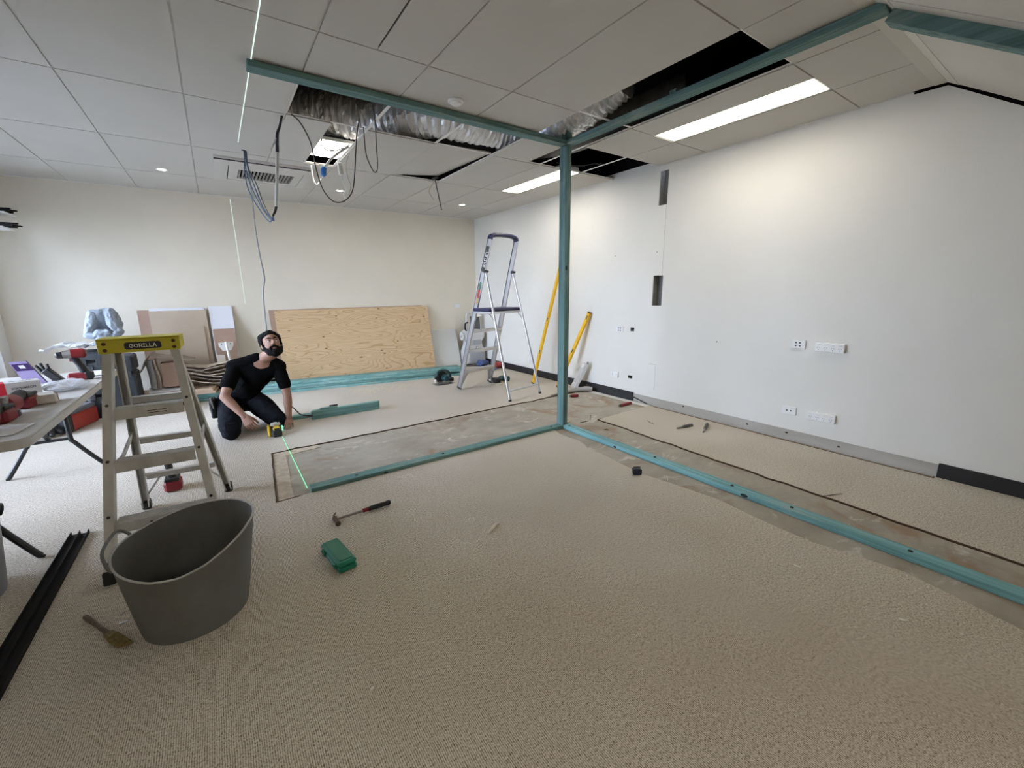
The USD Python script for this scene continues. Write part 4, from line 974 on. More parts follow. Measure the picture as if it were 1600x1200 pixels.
for (y, z), lb in zip(((3.671, 1.763), (3.068, 1.761), (2.287, .826)), ('tiny dark screw plug hole high on the right wall nearest the post', 'tiny dark screw plug hole just left of the lower wall slot', 'tiny dark screw plug hole in the middle of the bare right wall')):
    solo('screw_plug', cyl((XR - .0005, y, z), (XR - .0012, y, z), .006, n=10), SLOT, lb, 'screw plug')
for y, z, wh in ((2.6, .075, 'farthest'), (1.9, .05, 'second farthest'), (1.55, .06, 'second nearest'), (1.15, .045, 'nearest')):
    solo('glue_lump', ball((XR - .004, y, z), .009, sc=(.5, 1.3, .8)), EDGE, wh + ' of four tiny dark glue lumps on the bare band along the right wall', 'glue', group='glue lumps on the wall band')

# ================================================================ levels and trunking leaning on the right wall
def level(p, q, label, notch):
    d = unit(q - p); t = thing('spirit_level', label, 'spirit level', p)
    s = unit(A(.25, 1, 0) - np.dot(A(.25, 1, 0), d) * d); o = np.cross(d, s)
    part(t, 'body', cat(beam(p + d * .012, q - d * .012, .060, .022, s, .002), *[beam(p + d * .012 + s * w_, q - d * .012 + s * w_, .006, .027, s, .001) for w_ in (-.028, .028)]), YELL, smooth=False)
    for a_, b_ in ((p, p + d * .014), (q - d * .014, q)):
        part(t, 'end_cap', beam(a_, b_, .064, .03, s, .002), BLK, smooth=False)
    for u in notch:
        c_ = lerp(p, q, u)
        v_ = part(t, 'vial_window', beam(c_ - d * .03, c_ + d * .03, .032, .0245, s, .004), DGRY, smooth=False)
        part(v_, 'vial', tube([c_ - s * .011, c_ + s * .011], .0065, 10), look('vial_green', (.35, .55, .05), .2))
q2, p2_ = A(4.105, 4.585, 1.90), A(3.78, 4.83, .002)
level(A(3.735, 4.835, .004), A(4.108, 4.60, 1.88), 'long yellow spirit level leaning on the right wall, mostly behind the timber post', (.25, .5, .88))
level(A(3.86, 4.42, .004), A(4.108, 4.065, 1.065), 'shorter yellow spirit level leaning on the right wall right of the timber post', (.5, .93))
tk = thing('trunking_offcut', 'short white plastic trunking piece propped on the skirting right of the post', 'trunking', (4.02, 4.15, 0))
a_, b_ = A(3.985, 4.20, .004), A(4.098, 4.075, .355)
part(tk, 'channel', cat(beam(a_, b_, .115, .004, (.3, 1, 0)), *[beam(a_ + unit(A(.3, 1, 0)) * w_ + A(-.02, .006, .012), b_ + unit(A(.3, 1, 0)) * w_ + A(-.02, .006, .012), .004, .036, (.3, 1, 0)) for w_ in (-.056, .02, .056)]), WHT, smooth=False)
part(tk, 'connector', cat(beam(lerp(a_, b_, .84) + A(-.03, .02, .01), lerp(a_, b_, .98) + A(-.03, .02, .01), .045, .03, (.3, 1, 0), .004)), OUT, smooth=False)
part(tk, 'clip', ball(b_ + A(-.02, -.03, .02), .018, sc=(1, 1, 1.4)), look('grey_clip', (.3, .3, .3), .5))
solo('flexible_hose', tube([(4.06, 3.93, .035), (4.0, 3.99, .04), (3.9, 4.06, .028), (3.7, 4.085, .018), (3.45, 4.075, .012)], [.032, .034, .028, .016, .008], 14, 7), look('grey_hose', (.36, .35, .33), .5), 'short grey flexible hose lying at the skirting by the white trunking', 'hose')
solo('loose_skirting_end', beam((4.115, 3.285, .05), (4.105, 3.06, .004), .004, .012, (1, 0, 0)), BLK, 'thin black sliver hanging off the end of the black skirting', 'trim strip', smooth=False)

# ================================================================ things on the floor
HB = thing('hammer', 'claw hammer with a dark rubber grip lying on the carpet near the green case', 'hammer', (.57, 2.52, 0))
h0, h1 = at(524, 812, 2, .02), at(604, 786, 2, .02); hd = unit(h1 - h0); hp = A(-hd[1], hd[0], 0)
part(HB, 'shaft', tube([h0 + hd * .015 + A(0, 0, .0), h0 + hd * .18], [.0075, .0075], 10), STEEL)
part(HB, 'collar', tube([h0 + hd * .165, h0 + hd * .20], [.012, .013], 10), DRED, label='red collar of the grip')
part(HB, 'grip', tube([h0 + hd * .20, h0 + hd * .26, h0 + hd * .31, h0 + hd * .335, h0 + hd * .345], [.014, .0155, .0145, .0165, .012], 12), BLK)
RUST = look('rusty_steel', (.14, .09, .065), .6, metal=.5, var=.4, vscale=50)
part(HB, 'head', cat(tube([h0 + hp * .018, h0 - hp * .020, h0 - hp * .032, h0 - hp * .050], [.014, .013, .011, .011], 14), tube([h0 - hp * .048, h0 - hp * .062], [.0155, .0155], 16), rbox((.026, .034, .024), .004, h0, [hd, hp, (0, 0, 1)])), RUST)
for s in (-1, 1):
    part(HB, 'claw', tube([h0 + hp * .012 + A(0, 0, s * .007), h0 + hp * .040 + hd * .004 + A(0, 0, s * .009), h0 + hp * .062 + hd * .022 + A(0, 0, s * .012)], [.008, .0065, .003], 8, 4), RUST)

c0 = A(.349, 2.11, 0); gd = unit(A(.14, -.99, 0)); gs = A(-gd[1], gd[0], 0)
CS = thing('plastic_case', 'small green hard plastic tool case lying shut on the carpet', 'case', (c0[0], c0[1], 0))
fr_ = [gd, gs, (0, 0, 1)]; cc = A(c0[0], c0[1], 0)
part(CS, 'lower_shell', rbox((.255, .092, .027), .008, cc + A(0, 0, .014), fr_), GRN)
part(CS, 'lid', cat(rbox((.255, .092, .027), .010, cc + A(0, 0, .0425), fr_), rbox((.21, .062, .004), .0018, cc + A(0, 0, .057), fr_)), GRN)
for u in (-.075, .075):
    for s_ in (-1,):
        part(CS, 'latch', cat(rbox((.030, .010, .030), .003, cc + gd * u + gs * s_ * .049 + A(0, 0, .028), fr_), rbox((.014, .006, .012), .002, cc + gd * u + gs * s_ * .056 + A(0, 0, .036), fr_)), GRN)
for u in (-.06, .06):
    part(CS, 'hinge', cyl(cc + gd * (u - .015) + gs * .047 + A(0, 0, .028), cc + gd * (u + .015) + gs * .047 + A(0, 0, .028), .005, n=10), GRN)

b0, b1 = at(133, 964, 2, .01), at(196, 1008, 2, .015); bd = unit(b1 - b0); bs = A(-bd[1], bd[0], 0); bl = np.linalg.norm((b1 - b0))
BR = thing('paint_brush', 'old brown paint brush lying on the carpet left of the grey tub', 'paint brush', ((b0 + b1) / 2 * A(1, 1, 0)))
part(BR, 'handle', tube([b0, b0 + bd * .03, b0 + bd * .12, b0 + bd * bl * .64], [.009, .0105, .0075, .010], 10, 4), look('brush_handle', (.16, .115, .085), .6, var=.4, vscale=60))
part(BR, 'ferrule', beam(b0 + bd * bl * .60, b0 + bd * bl * .72, .034, .019, bs, .005), look('brush_ferrule', (.27, .21, .10), .5, metal=.3, var=.4, vscale=60), smooth=False)
m = beam(b0 + bd * bl * .71, b0 + bd * bl * 1.02, .056, .017, bs, .003); 
part(BR, 'bristles', cat(*[tube([b0 + bd * bl * .70 + bs * x + A(0, 0, z), b0 + bd * (bl * (.99 + .03 * math.sin(91 * x + 7 * z))) + bs * x * 1.15 + A(0, 0, z * .8)], [.0042, .003], 5) for x in np.linspace(-.015, .015, 8) for z in (-.005, 0, .005)]), look('stiff_bristles', (.24, .17, .06), .8, var=.4, vscale=80), kind='stuff')

tp = at(997, 741, 2, .0); 
TM = thing('tape_measure', 'small dark tape measure on the carpet before the long timber plate', 'tape measure', tp)
part(TM, 'case', prism(sbox(-.032, 0, .032, .05).buffer(-.014).buffer(.014), .036, tp + A(.0, .018, .001), unit(A(.8, -.6, 0)), (0, 0, 1)), look('tape_navy', (.02, .024, .045), .4))
part(TM, 'side_label', cyl(tp + A(.0, .018, .027) - unit(np.cross(unit(A(.8, -.6, 0)), (0, 0, 1))) * .0005, tp + A(0, .018, .027) - unit(np.cross(unit(A(.8, -.6, 0)), (0, 0, 1))) * .002, .015, n=20), look('tape_label_grey', (.32, .32, .31), .5))
part(TM, 'belt_clip', beam(tp + A(-.02, .03, .05), tp + A(.02, -.002, .052), .016, .003, (0, 0, 1)), STEEL, smooth=False)

for (p_, q_), lb in ((((1058, 669), (1081, 664)), 'short dark chisel bit lying across the strip of carpet by the right wall'), (((1099, 675), (1105, 663)), 'short stubby dark bit right of the other bit by the right wall')):
    a_, b_ = at(*p_, 2, .01), at(*q_, 2, .01); d_ = unit(b_ - a_)
    tb = thing('tool_bit', lb, 'tool bit', (a_ + b_) / 2 * A(1, 1, 0))
    L_ = np.linalg.norm(b_ - a_)
    part(tb, 'body', tube([a_ + d_ * L_ * .35, a_ + d_ * L_ * .45, b_], [.010, .017, .016], 12), look('bit_grey', (.11, .105, .10), .6, var=.4, vscale=60))
    part(tb, 'shank', tube([a_, a_ + d_ * L_ * .40], [.009, .010], 6), STEEL)
for (p_, q_), lb, r_ in ((((970, 632), (986, 628)), 'small dark red plastic tool on the bare concrete by the skirting end', .022), (((893, 618), (903, 617)), 'small dark red box on the bare concrete right of the post', .028)):
    a_, b_ = at(*p_, 2, .02), at(*q_, 2, .02); d_ = unit(b_ - a_); tb = thing('small_tool', lb, 'tool', (a_ + b_) / 2 * A(1, 1, 0))
    part(tb, 'body', beam(a_, b_, r_ * 1.5, r_ * 1.3, (0, 1, 0), .005).apply_translation((0, 0, r_ * .65 - .02 - .006)), DRED)
    part(tb, 'end', beam(a_ - d_ * .02, a_ + d_ * .005, r_ * 1.2, r_, (0, 1, 0), .004).apply_translation((0, 0, r_ * .65 - .02 - .006)), BLK)
WOODC = look('pale_chip', (.72, .64, .52), .8); PLC = look('plaster_chip', (.80, .77, .72), .9)
def chip(name, pix, mat, label, r=.004, up=.006, cat_='debris'):
    P = [at(*q, 2, up) for q in pix]; P[-1] = P[-1] + A(0, 0, .004)
    rr = [r * .5] + [r] * (len(P) - 2) + [r * .4]
    solo(name, tube(P, rr, 6, 3, flat=1.0), mat, label, cat_)
chip('wood_shaving', [(762, 834), (768, 827), (774, 820), (781, 818)], WOODC, 'curled pale wood shaving on the carpet in the middle of the room', .009, .008, 'wood shaving')
chip('plaster_crumb', [(579, 1077), (582, 1075), (584, 1074)], PLC, 'small white plaster crumb on the carpet in the foreground', .006, .005)
chip('plaster_crumb', [(1404, 966), (1410, 969), (1418, 971)], PLC, 'broken white plaster crumb on the carpet near the right corner of the photo', .005, .005)
chip('plaster_crumb', [(1240, 882), (1246, 885), (1253, 889)], PLC, 'thin white splinter on the carpet left of the long timber plate', .004, .005)
chip('plaster_crumb', [(1500, 989), (1503, 991), (1505, 992)], PLC, 'tiny white crumb on the carpet below the timber plate at the right', .004, .005)
chip('wood_splinter', [(918, 829), (922, 832), (926, 834)], WOODC, 'short pale splinter on the carpet below the tape measure', .003, .004)
chip('wood_splinter', [(1042, 743), (1043, 748), (1043, 752)], WOODC, 'short pale splinter beside the long timber plate', .003, .004)
chip('nail', [(1285, 775), (1300, 773), (1317, 772)], STEEL, 'long dark nail on the carpet strip near the right wall', .0035, .004, 'nail')
chip('nail', [(1011, 657), (1016, 660), (1022, 663)], STEEL, 'small dark nail on the carpet strip behind the post', .0035, .004, 'nail')
chip('nail', [(906, 660), (913, 659), (920, 658)], EDGE, 'bent rusty nail on the concrete beside the post foot', .004, .002, 'nail')
chip('nail', [(944, 672), (948, 671), (952, 673)], EDGE, 'short rusty nail between the timber plate and the carpet strip', .004, .002, 'nail')
chip('nail', [(250, 843), (255, 840), (258, 839)], EDGE, 'tiny dark nail on the bright carpet under the table') if False else None
sp_ = at(922.5, 656, 2, SLAB)
solo('upright_nail', cyl(sp_, sp_ + A(.004, 0, .055), .0035, n=8), STEEL, 'dark nail standing upright out of the concrete behind the post foot', 'nail')
for k, (p_, s_) in enumerate((((735, 810), .10), ((640, 744), .11), ((500, 673), .10), ((1330, 828), .10))):
    c_ = at(*p_, 2, .0006); r = np.random.default_rng(20 + k)
    pts = c_[:2] + r.normal(0, s_ / 3, (60, 2)) * A(1, .7)
    solo('plaster_dust', cat(*[ball((x, y, .0008), .002 + .003 * r.random(), sc=(1, 1, .3)) for x, y in pts[:24]]), PLC, ('scattered white plaster dust on the carpet left of the wood shaving', 'scattered white plaster dust on the carpet along the left timber plate', 'scattered white plaster dust on the carpet right of the laser level', 'scattered white plaster dust along the right timber plate')[k], 'dust', kind='stuff')
dust = at(600, 607, 2, .001); r = np.random.default_rng(31)
solo('sawdust', cat(*[ball((x, y, .001), .004 + .007 * r.random(), sc=(1.3, 1, .3)) for x, y in dust[:2] + r.normal(0, 1, (260, 2)) * A(.36, .12)]), look('sawdust', (.70, .58, .38), .95), 'pale sawdust scattered on the carpet in front of the long timber stack', 'sawdust', kind='stuff')
# jute backing frayed at the near left end of the cut-out
r = np.random.default_rng(11)
jt = [bb((.245, 3.90, SLAB), (.60, 4.015, SLAB + .004))]
part(carp, 'backing_strip', prism(Polygon([(.235, 4.02), (.60, 4.022), (.61, 3.945), (.45, 3.93), (.32, 3.90), (.30, 3.55), (.27, 3.2), (.265, 3.02), (.17, 3.02), (.205, 3.6)]), .004, (0, 0, SLAB)), JUTE, smooth=False, label='tan jute backing strip left in the cut-out')

# black aluminium strips on the floor at the left
for k, (o_, lb) in enumerate(((0, 'left one of two long black metal strips on the carpet at the left edge'), (1, 'right one of two long black metal strips on the carpet at the left edge'))):
    a_ = A(-.852 + .040 * o_, 3.27 - .012 * o_, .01); b_ = a_ + A(-.008, -2.4, 0)
    d_ = unit(b_ - a_); s_ = A(-d_[1], d_[0], 0)
    t = thing('metal_strip', lb, 'metal strip', (a_ + b_) / 2 * A(1, 1, 0), 'black metal strips on the floor')
    part(t, 'web', beam(a_, b_, .040, .003, s_).apply_translation((0, 0, -.0075)), BLKM, smooth=False)
    for w_ in (-.0185, .0185):
        part(t, 'flange', beam(a_ + s_ * w_, b_ + s_ * w_, .003, .022, s_).apply_translation((0, 0, .002)), BLKM, smooth=False)
ms_ = thing('metal_scrap', 'two small bright metal scraps poking out beside the grey tub', 'metal scrap', at(193, 968, 2, 0))
part(ms_, 'strip', beam(at(186, 975, 2, .003), at(201, 969, 2, .006), .012, .004, (0, 1, 0)), ALU, smooth=False)
part(ms_, 'wire', beam(at(188, 962, 2, .003), at(196, 955, 2, .01), .006, .003, (0, 1, 0)), ALU, smooth=False)
# red hedge-trimmer-like drill standing behind the ladder
dc = at(272, 768, 2, 0) + A(0, .05, 0)
RD = thing('cordless_driver', 'red cordless driver standing on its battery on the carpet behind the step ladder', 'cordless drill', dc)
part(RD, 'battery', rbox((.10, .13, .075), .015, dc + A(0, 0, .040)), DRED)
part(RD, 'battery_base', rbox((.085, .11, .022), .006, dc + A(0, 0, .085)), BLK)
part(RD, 'handle', tube([dc + A(0, 0, .085), dc + A(-.005, .0, .15), dc + A(-.01, .01, .205)], [.026, .021, .025], 12, 4), BLK)
part(RD, 'motor_housing', tube([dc + A(-.05, .075, .225), dc + A(-.045, .06, .225), dc + A(.012, -.02, .228), dc + A(.03, -.045, .229)], [.018, .033, .032, .022], 16), DRED)
part(RD, 'chuck', tube([dc + A(.03, -.045, .229), dc + A(.045, -.066, .23), dc + A(.052, -.076, .23)], [.020, .019, .010], 14), BLK)

MB_ = look('wall_box_dark', (.012, .012, .013), .8)
t = thing('wall_cavity_box', 'black mounting box showing in the small square hole of the right wall', 'mounting box', (XR + .03, 3.345, .85))
part(t, 'box', bb((XR + .0135, 3.327, .845), (XR + .05, 3.395, .91)), MB_, smooth=False); part(t, 'cable_end', tube([(XR + .012, 3.335, .87), (XR + .004, 3.34, .875)], .006, 8), CGRY)
t = thing('wall_cavity_box', 'black mounting box showing in the oval hole of the right wall', 'mounting box', (XR + .03, 3.39, .25))
part(t, 'box', bb((XR + .0135, 3.325, .24), (XR + .05, 3.395, .33)), MB_, smooth=False); part(t, 'cable_end', tube([(XR + .012, 3.385, .288), (XR - .012, 3.375, .283)], .008, 8), BLK)

# ================================================================ cables hanging out of the ceiling
def hang(name, pix, r, mat, label, y, cat_='cable', sm=6, flat=1.0):
    """A cable whose points lie near the upright plane at depth y (a number, or one per point)."""
    ys = np.broadcast_to(y, (len(pix),))
    return solo(name, tube([at(px, py, 1, yy) for (px, py), yy in zip(pix, ys)], r, 7, sm), mat, label, cat_)
NVC = look('navy_cable', (.018, .024, .045), .5)
cd = thing('cable_conduit', 'upright pale grey conduit with black cables at both ends hanging from the ceiling', 'conduit', at(433, 322, 1, 3.80))
part(cd, 'pipe', tube([at(433.5, 236, 1, 3.80), at(432, 323, 1, 3.80)], .0115, 12), look('conduit_grey', (.62, .62, .60), .45))
part(cd, 'upper_cable', tube([at(441, 181, 1, 3.80) + A(0, 0, .01), at(437, 198, 1, 3.80), at(433.5, 210, 1, 3.80), at(433.5, 238, 1, 3.80)], [.008, .008, .0115, .0125], 8, 4), NVC)
part(cd, 'lower_cable', tube([at(432, 321, 1, 3.80), at(430, 330, 1, 3.80), at(426, 338, 1, 3.80)], [.010, .009, .006], 8, 4), BLK)
part(cd, 'loose_white_end', tube([at(431.5, 216, 1, 3.80), at(427, 225, 1, 3.80), at(424, 233, 1, 3.80)], [.008, .007, .004], 8, 3), WHT, label='bright white loose cable end')
blue = thing('cable_bundle', 'bundle of thin blue data cables sagging from a ceiling hole to the conduit foot', 'cable', at(424, 346, 1, 4.3))
for k, (dx, dy, lx) in enumerate(((0, 0, 424), (3, 2, 427), (-2, 6, 421), (4, -4, 425))):
    part(blue, 'cable', tube([at(381, 235, 2, ZC) + A(.006 * k, 0, -.004), at(384 + dx, 262, 1, 4.75), at(392 + 2 * dx, 290 + dy, 1, 4.6), at(408 + dx, 322 + dy, 1, 4.35), at(lx, 344 + dy * .4, 1, 4.05), at(427, 338, 1, 3.9), at(430, 328, 1, 3.82)], .0042, 6, 5), CBLU if k != 3 else CDGR)
hang('hanging_cable', [(384, 238), (391, 285), (395, 320), (400, 365), (407, 405), (413, 435), (411, 455), (413, 485), (417, 520), (420, 560)], [.006, .0065, .007, .007, .008, .009, .009, .0085, .008, .008], CGRY, 'long grey cable hanging from the ceiling down behind the kneeling man', [4.86, 4.9, 4.95, 5.0, 5.1, 5.2, 5.25, 5.3, 5.35, 5.4])
solo('ceiling_hole', lathe([(.001, -.0005), (.018, -.0005), (.018, -.0015), (.001, -.0015)], 16, at(380, 234.5, 2, ZC)), VOID, 'small dark hole in the ceiling board where the blue cables come out', 'hole')
hang('looped_cable', [(455, 178), (470, 193), (485, 222), (491, 250), (498, 278), (507, 300), (522, 315), (538, 314), (550, 300), (554, 275), (556, 235), (558, 205), (562, 185)], .0045, CDGR, 'thin dark cable hanging in one wide loop under the open ceiling strip', np.linspace(3.72, 3.70, 13))
hang('drop_cable', [(568, 198), (571, 235), (577, 255), (585, 269), (590, 262), (588, 225), (586, 190), (582, 164)], .004, CDGR, 'thin dark cable hanging in a narrow loop beside the ceiling rail', np.linspace(3.70, 3.5, 8))
hang('slot_cable', [(503, 216), (502, 226), (510, 234), (524, 235), (538, 231), (546, 226)], .004, CDGR, 'short thin cable drooping across the bright slot light', 4.25)
wc = thing('white_cable', 'thick white cable with a blue plug hanging out of the ceiling slot', 'cable', at(506, 270, 1, 4.25))
part(wc, 'cord', tube([at(545, 229, 1, 4.25), at(532, 237, 1, 4.25), at(519, 247, 1, 4.25), at(511, 256, 1, 4.25), at(505, 264, 1, 4.25)], .010, 9, 5), WHT)
part(wc, 'plug', tube([at(507, 262, 1, 4.25), at(505.5, 266, 1, 4.25), at(506, 274, 1, 4.25), at(507, 276, 1, 4.25)], [.020, .024, .020, .010], 10), look('plug_blue', (.04, .22, .65), .4))
dr = thing('light_driver', 'white lamp driver box dangling on its cord from the ceiling slot', 'light driver', at(533, 270, 1, 4.3))
part(dr, 'box', beam(at(530, 254, 1, 4.3), at(533.5, 274, 1, 4.3), .042, .026, (1, .2, 0), .006), WHT)
part(dr, 'upper_cord', tube([at(529, 243, 1, 4.3), at(530, 255, 1, 4.3)], .005, 7), WHT)
part(dr, 'lower_cord', tube([at(533, 273, 1, 4.3), at(536, 285, 1, 4.3), at(540, 296, 1, 4.3), at(537, 304, 1, 4.3), at(541, 312, 1, 4.3)], .0055, 7, 5), WHT)
hang('white_hook', [(486, 258), (488, 272), (491, 284), (496, 288), (502, 279)], [.008, .008, .008, .007, .004], WHT, 'short white cable bent like a hook left of the blue plug', 4.6)
hang('tan_wire', [(546, 240), (541, 255), (543, 275), (548, 290), (545, 305)], .0026, look('tan_wire', (.50, .42, .30), .6), 'hair-thin tan wire hanging right of the lamp driver', 4.3)
ws = thing('ceiling_strap', 'grey metal strap and thin wire hanging at the lifted ceiling board', 'strap', at(683, 300, 1, 4.93))
part(ws, 'strap', beam(at(679, 277, 1, 4.93), at(690, 328, 1, 4.93), .012, .003, (1, 0, 0)), CDGR, smooth=False)
part(ws, 'wire', tube([at(678, 284, 1, 4.93), at(671, 297, 1, 4.93), at(673, 305, 1, 4.93), at(678, 312, 1, 4.93)], .0035, 6, 4), look('tan_wire', (.5, .42, .3)))
part(ws, 'clip', rbox((.09, .01, .03), .003, at(680, 281, 1, 4.93) + A(0, 0, .02), [unit(A(1, 0, .5)), (0, 1, 0), unit(A(-.5, 0, 1))]), CDGR, smooth=False)
hang('plenum_cable', [(870, 254), (890, 258), (910, 259), (928, 256), (948, 256), (966, 250)], .005, CGRY, 'pale cable draped across the dark opening right of the post', 3.9)

# ================================================================ on the folding table
TZ0 = tz
d0_ = A(-.905, 4.45, TZ0); da = unit(A(-1, -.08, 0))
DR = thing('cordless_drill', 'red and black cordless drill standing on the folding table, chuck pointing left', 'cordless drill', d0_)
part(DR, 'battery', rbox((.125, .075, .055), .012, d0_ + da * .02 + A(0, 0, .0285), [da, np.cross((0, 0, 1), da), (0, 0, 1)]), DRED)
part(DR, 'battery_base', rbox((.05, .077, .06), .010, d0_ - da * .035 + A(0, 0, .032), [da, np.cross((0, 0, 1), da), (0, 0, 1)]), BLK)
part(DR, 'handle', tube([d0_ - da * .015 + A(0, 0, .05), d0_ + da * .005 + A(0, 0, .12), d0_ + da * .03 + A(0, 0, .18)], [.027, .021, .026], 12, 4), BLK)
part(DR, 'motor_housing', tube([d0_ - da * .045 + A(0, 0, .203), d0_ - da * .03 + A(0, 0, .203), d0_ + da * .035 + A(0, 0, .201)], [.022, .036, .036], 16), RED)
part(DR, 'gearbox', tube([d0_ + da * .035 + A(0, 0, .201), d0_ + da * .055 + A(0, 0, .200), d0_ + da * .08 + A(0, 0, .198)], [.035, .031, .027], 16), STEEL)
part(DR, 'chuck', tube([d0_ + da * .08 + A(0, 0, .198), d0_ + da * .083 + A(0, 0, .198), d0_ + da * .11 + A(0, 0, .197), d0_ + da * .12 + A(0, 0, .196)], [.022, .025, .024, .015], 16), BLK)
part(DR, 'trigger', rbox((.018, .018, .04), .005, d0_ + da * .045 + A(0, 0, .165)), DRED)
# cartons
def carton(c, sx, sy, sz, yaw, label):
    ex, ey = A(math.cos(yaw), math.sin(yaw), 0), A(-math.sin(yaw), math.cos(yaw), 0); f_ = [ex, ey, (0, 0, 1)]; c = A(*c) - ex * sx / 2 + ey * sy / 2
    t = thing('carton', label, 'carton', c)
    part(t, 'grey_sleeve', rbox((sx * .66, sy, sz), .002, c + ex * sx * .17 + A(0, 0, sz / 2), f_), look('carton_grey', (.60, .58, .56), .5), smooth=False)
    part(t, 'red_end', rbox((sx * .34, sy + .001, sz + .001), .002, c - ex * sx * .33 + A(0, 0, sz / 2 + .0005), f_), look('carton_red', (.60, .01, .03), .45), smooth=False)
    part(t, 'top_lettering', lettering('XOORMACO', .0135, c + ex * sx * .17 + A(0, 0, sz + .0006), ex, ey, .0006), BLK, smooth=False)
    part(t, 'front_lettering', lettering('XOORMACO', .013, c + ex * sx * .17 - ey * (sy / 2 + .0006) + A(0, 0, sz * .62), ex, (0, 0, 1), .0006), BLK, smooth=False)
carton((-1.0, 3.92, TZ0), .225, .10, .10, .32, 'red and grey carton with black lettering on the folding table')
pcase = thing('purple_packet', 'purple printed plastic packet propped up behind the cartons on the table', 'packet', (-1.20, 4.45, TZ0))
pq_ = [at(x, y, 1, 4.45) for x, y in ((13, 566), (42, 564), (78, 606), (44, 610))]
pq_ = [A(p[0], 4.45 + .10 * (p[2] - TZ0), max(p[2], TZ0 + .001)) for p in pq_]
pp2 = lambda s0, s1, t0, t1: Polygon([tuple((lerp(lerp(pq_[0], pq_[1], s_), lerp(pq_[3], pq_[2], s_), t_) * A(1, 0, 1))[[0, 2]]) for s_, t_ in ((s0, t0), (s1, t0), (s1, t1), (s0, t1))])
part(pcase, 'sleeve', prism(pp2(0, 1, 0, 1), .010, A(0, 4.455, 0), (1, 0, 0), (0, 0, 1)), look('packet_purple', (.36, .30, .52), .4), smooth=False)
part(pcase, 'printed_band', prism(pp2(.06, .94, .10, .40), .002, A(0, 4.4445, 0), (1, 0, 0), (0, 0, 1)), look('packet_dark_purple', (.045, .02, .12), .4), smooth=False)
part(pcase, 'hang_hole', prism(pp2(.35, .65, .16, .30), .001, A(0, 4.4420, 0), (1, 0, 0), (0, 0, 1)), WHT, smooth=False)
part(pcase, 'dark_edge', prism(pp2(.955, 1.0, .0, 1), .003, A(0, 4.4445, 0), (1, 0, 0), (0, 0, 1)), DGRY, smooth=False)
bs_ = thing('bit_set', 'black tool bit set with upright prongs on the table', 'bit set', (-1.02, 4.27, TZ0))
part(bs_, 'holder', beam((-.975, 4.27, TZ0 + .012), (-1.055, 4.29, TZ0 + .115), .06, .045, (0, 1, 0), .006), BLK)
for k, (dx, h_) in enumerate(((-.020, .055), (-.005, .070), (.015, .060))):
    part(bs_, 'prong', tube([A(-1.05 + dx, 4.29, TZ0 + .10), A(-1.065 + dx * 1.6, 4.29, TZ0 + .11 + h_ * .8)], [.012, .008], 8), BLK)
part(bs_, 'base', rbox((.13, .07, .02), .005, (-.965, 4.26, TZ0 + .011)), BLK)
bagm = usdkit.material(stage, '/World/Looks/clear_bag', {'t': ('transparent_bsdf', {'color': (.95, .96, .98)}), 'p': ('principled_bsdf', {'base_color': (.86, .87, .90), 'roughness': .15}), 'm': ('mix_closure', {'fac': .62})}, [('t.BSDF', 'm.closure1'), ('p.BSDF', 'm.closure2')], surface='m.closure')
bg = ball((-.925, 4.05, TZ0 + .030), .115, sc=(1.0, 1.2, .28)).subdivide(); v = np.array(bg.vertices); v[:, 2] += (meshkit.fbm(v * 28, 4, 2) - .5) * .045; v[:, :2] += (meshkit.fbm(v * 18, 3, 6) - .5)[:, None] * .05; v[:, 2] = np.maximum(v[:, 2], TZ0 + .0008)
solo('plastic_bag', trimesh.Trimesh(v, bg.faces), bagm, 'crumpled clear plastic bag on the table in front of the drill', 'plastic bag', smooth=20)
br_ = thing('wrapped_pack', 'cream shrink-wrapped pack lying beside the red tools on the table', 'pack', (-.915, 3.60, TZ0))
part(br_, 'pack', rbox((.10, .15, .056), .012, (-.915, 3.60, TZ0 + .029), [unit(A(1, .25, 0)), unit(A(-.25, 1, 0)), (0, 0, 1)]), look('cream_wrap', (.62, .56, .49), .3, var=.2, vscale=30, bump=.004, bscale=30))
part(br_, 'wrap_seam', rbox((.102, .02, .058), .01, (-.915, 3.615, TZ0 + .029), [unit(A(1, .25, 0)), unit(A(-.25, 1, 0)), (0, 0, 1)]), look('brown_seam', (.33, .25, .20), .5))
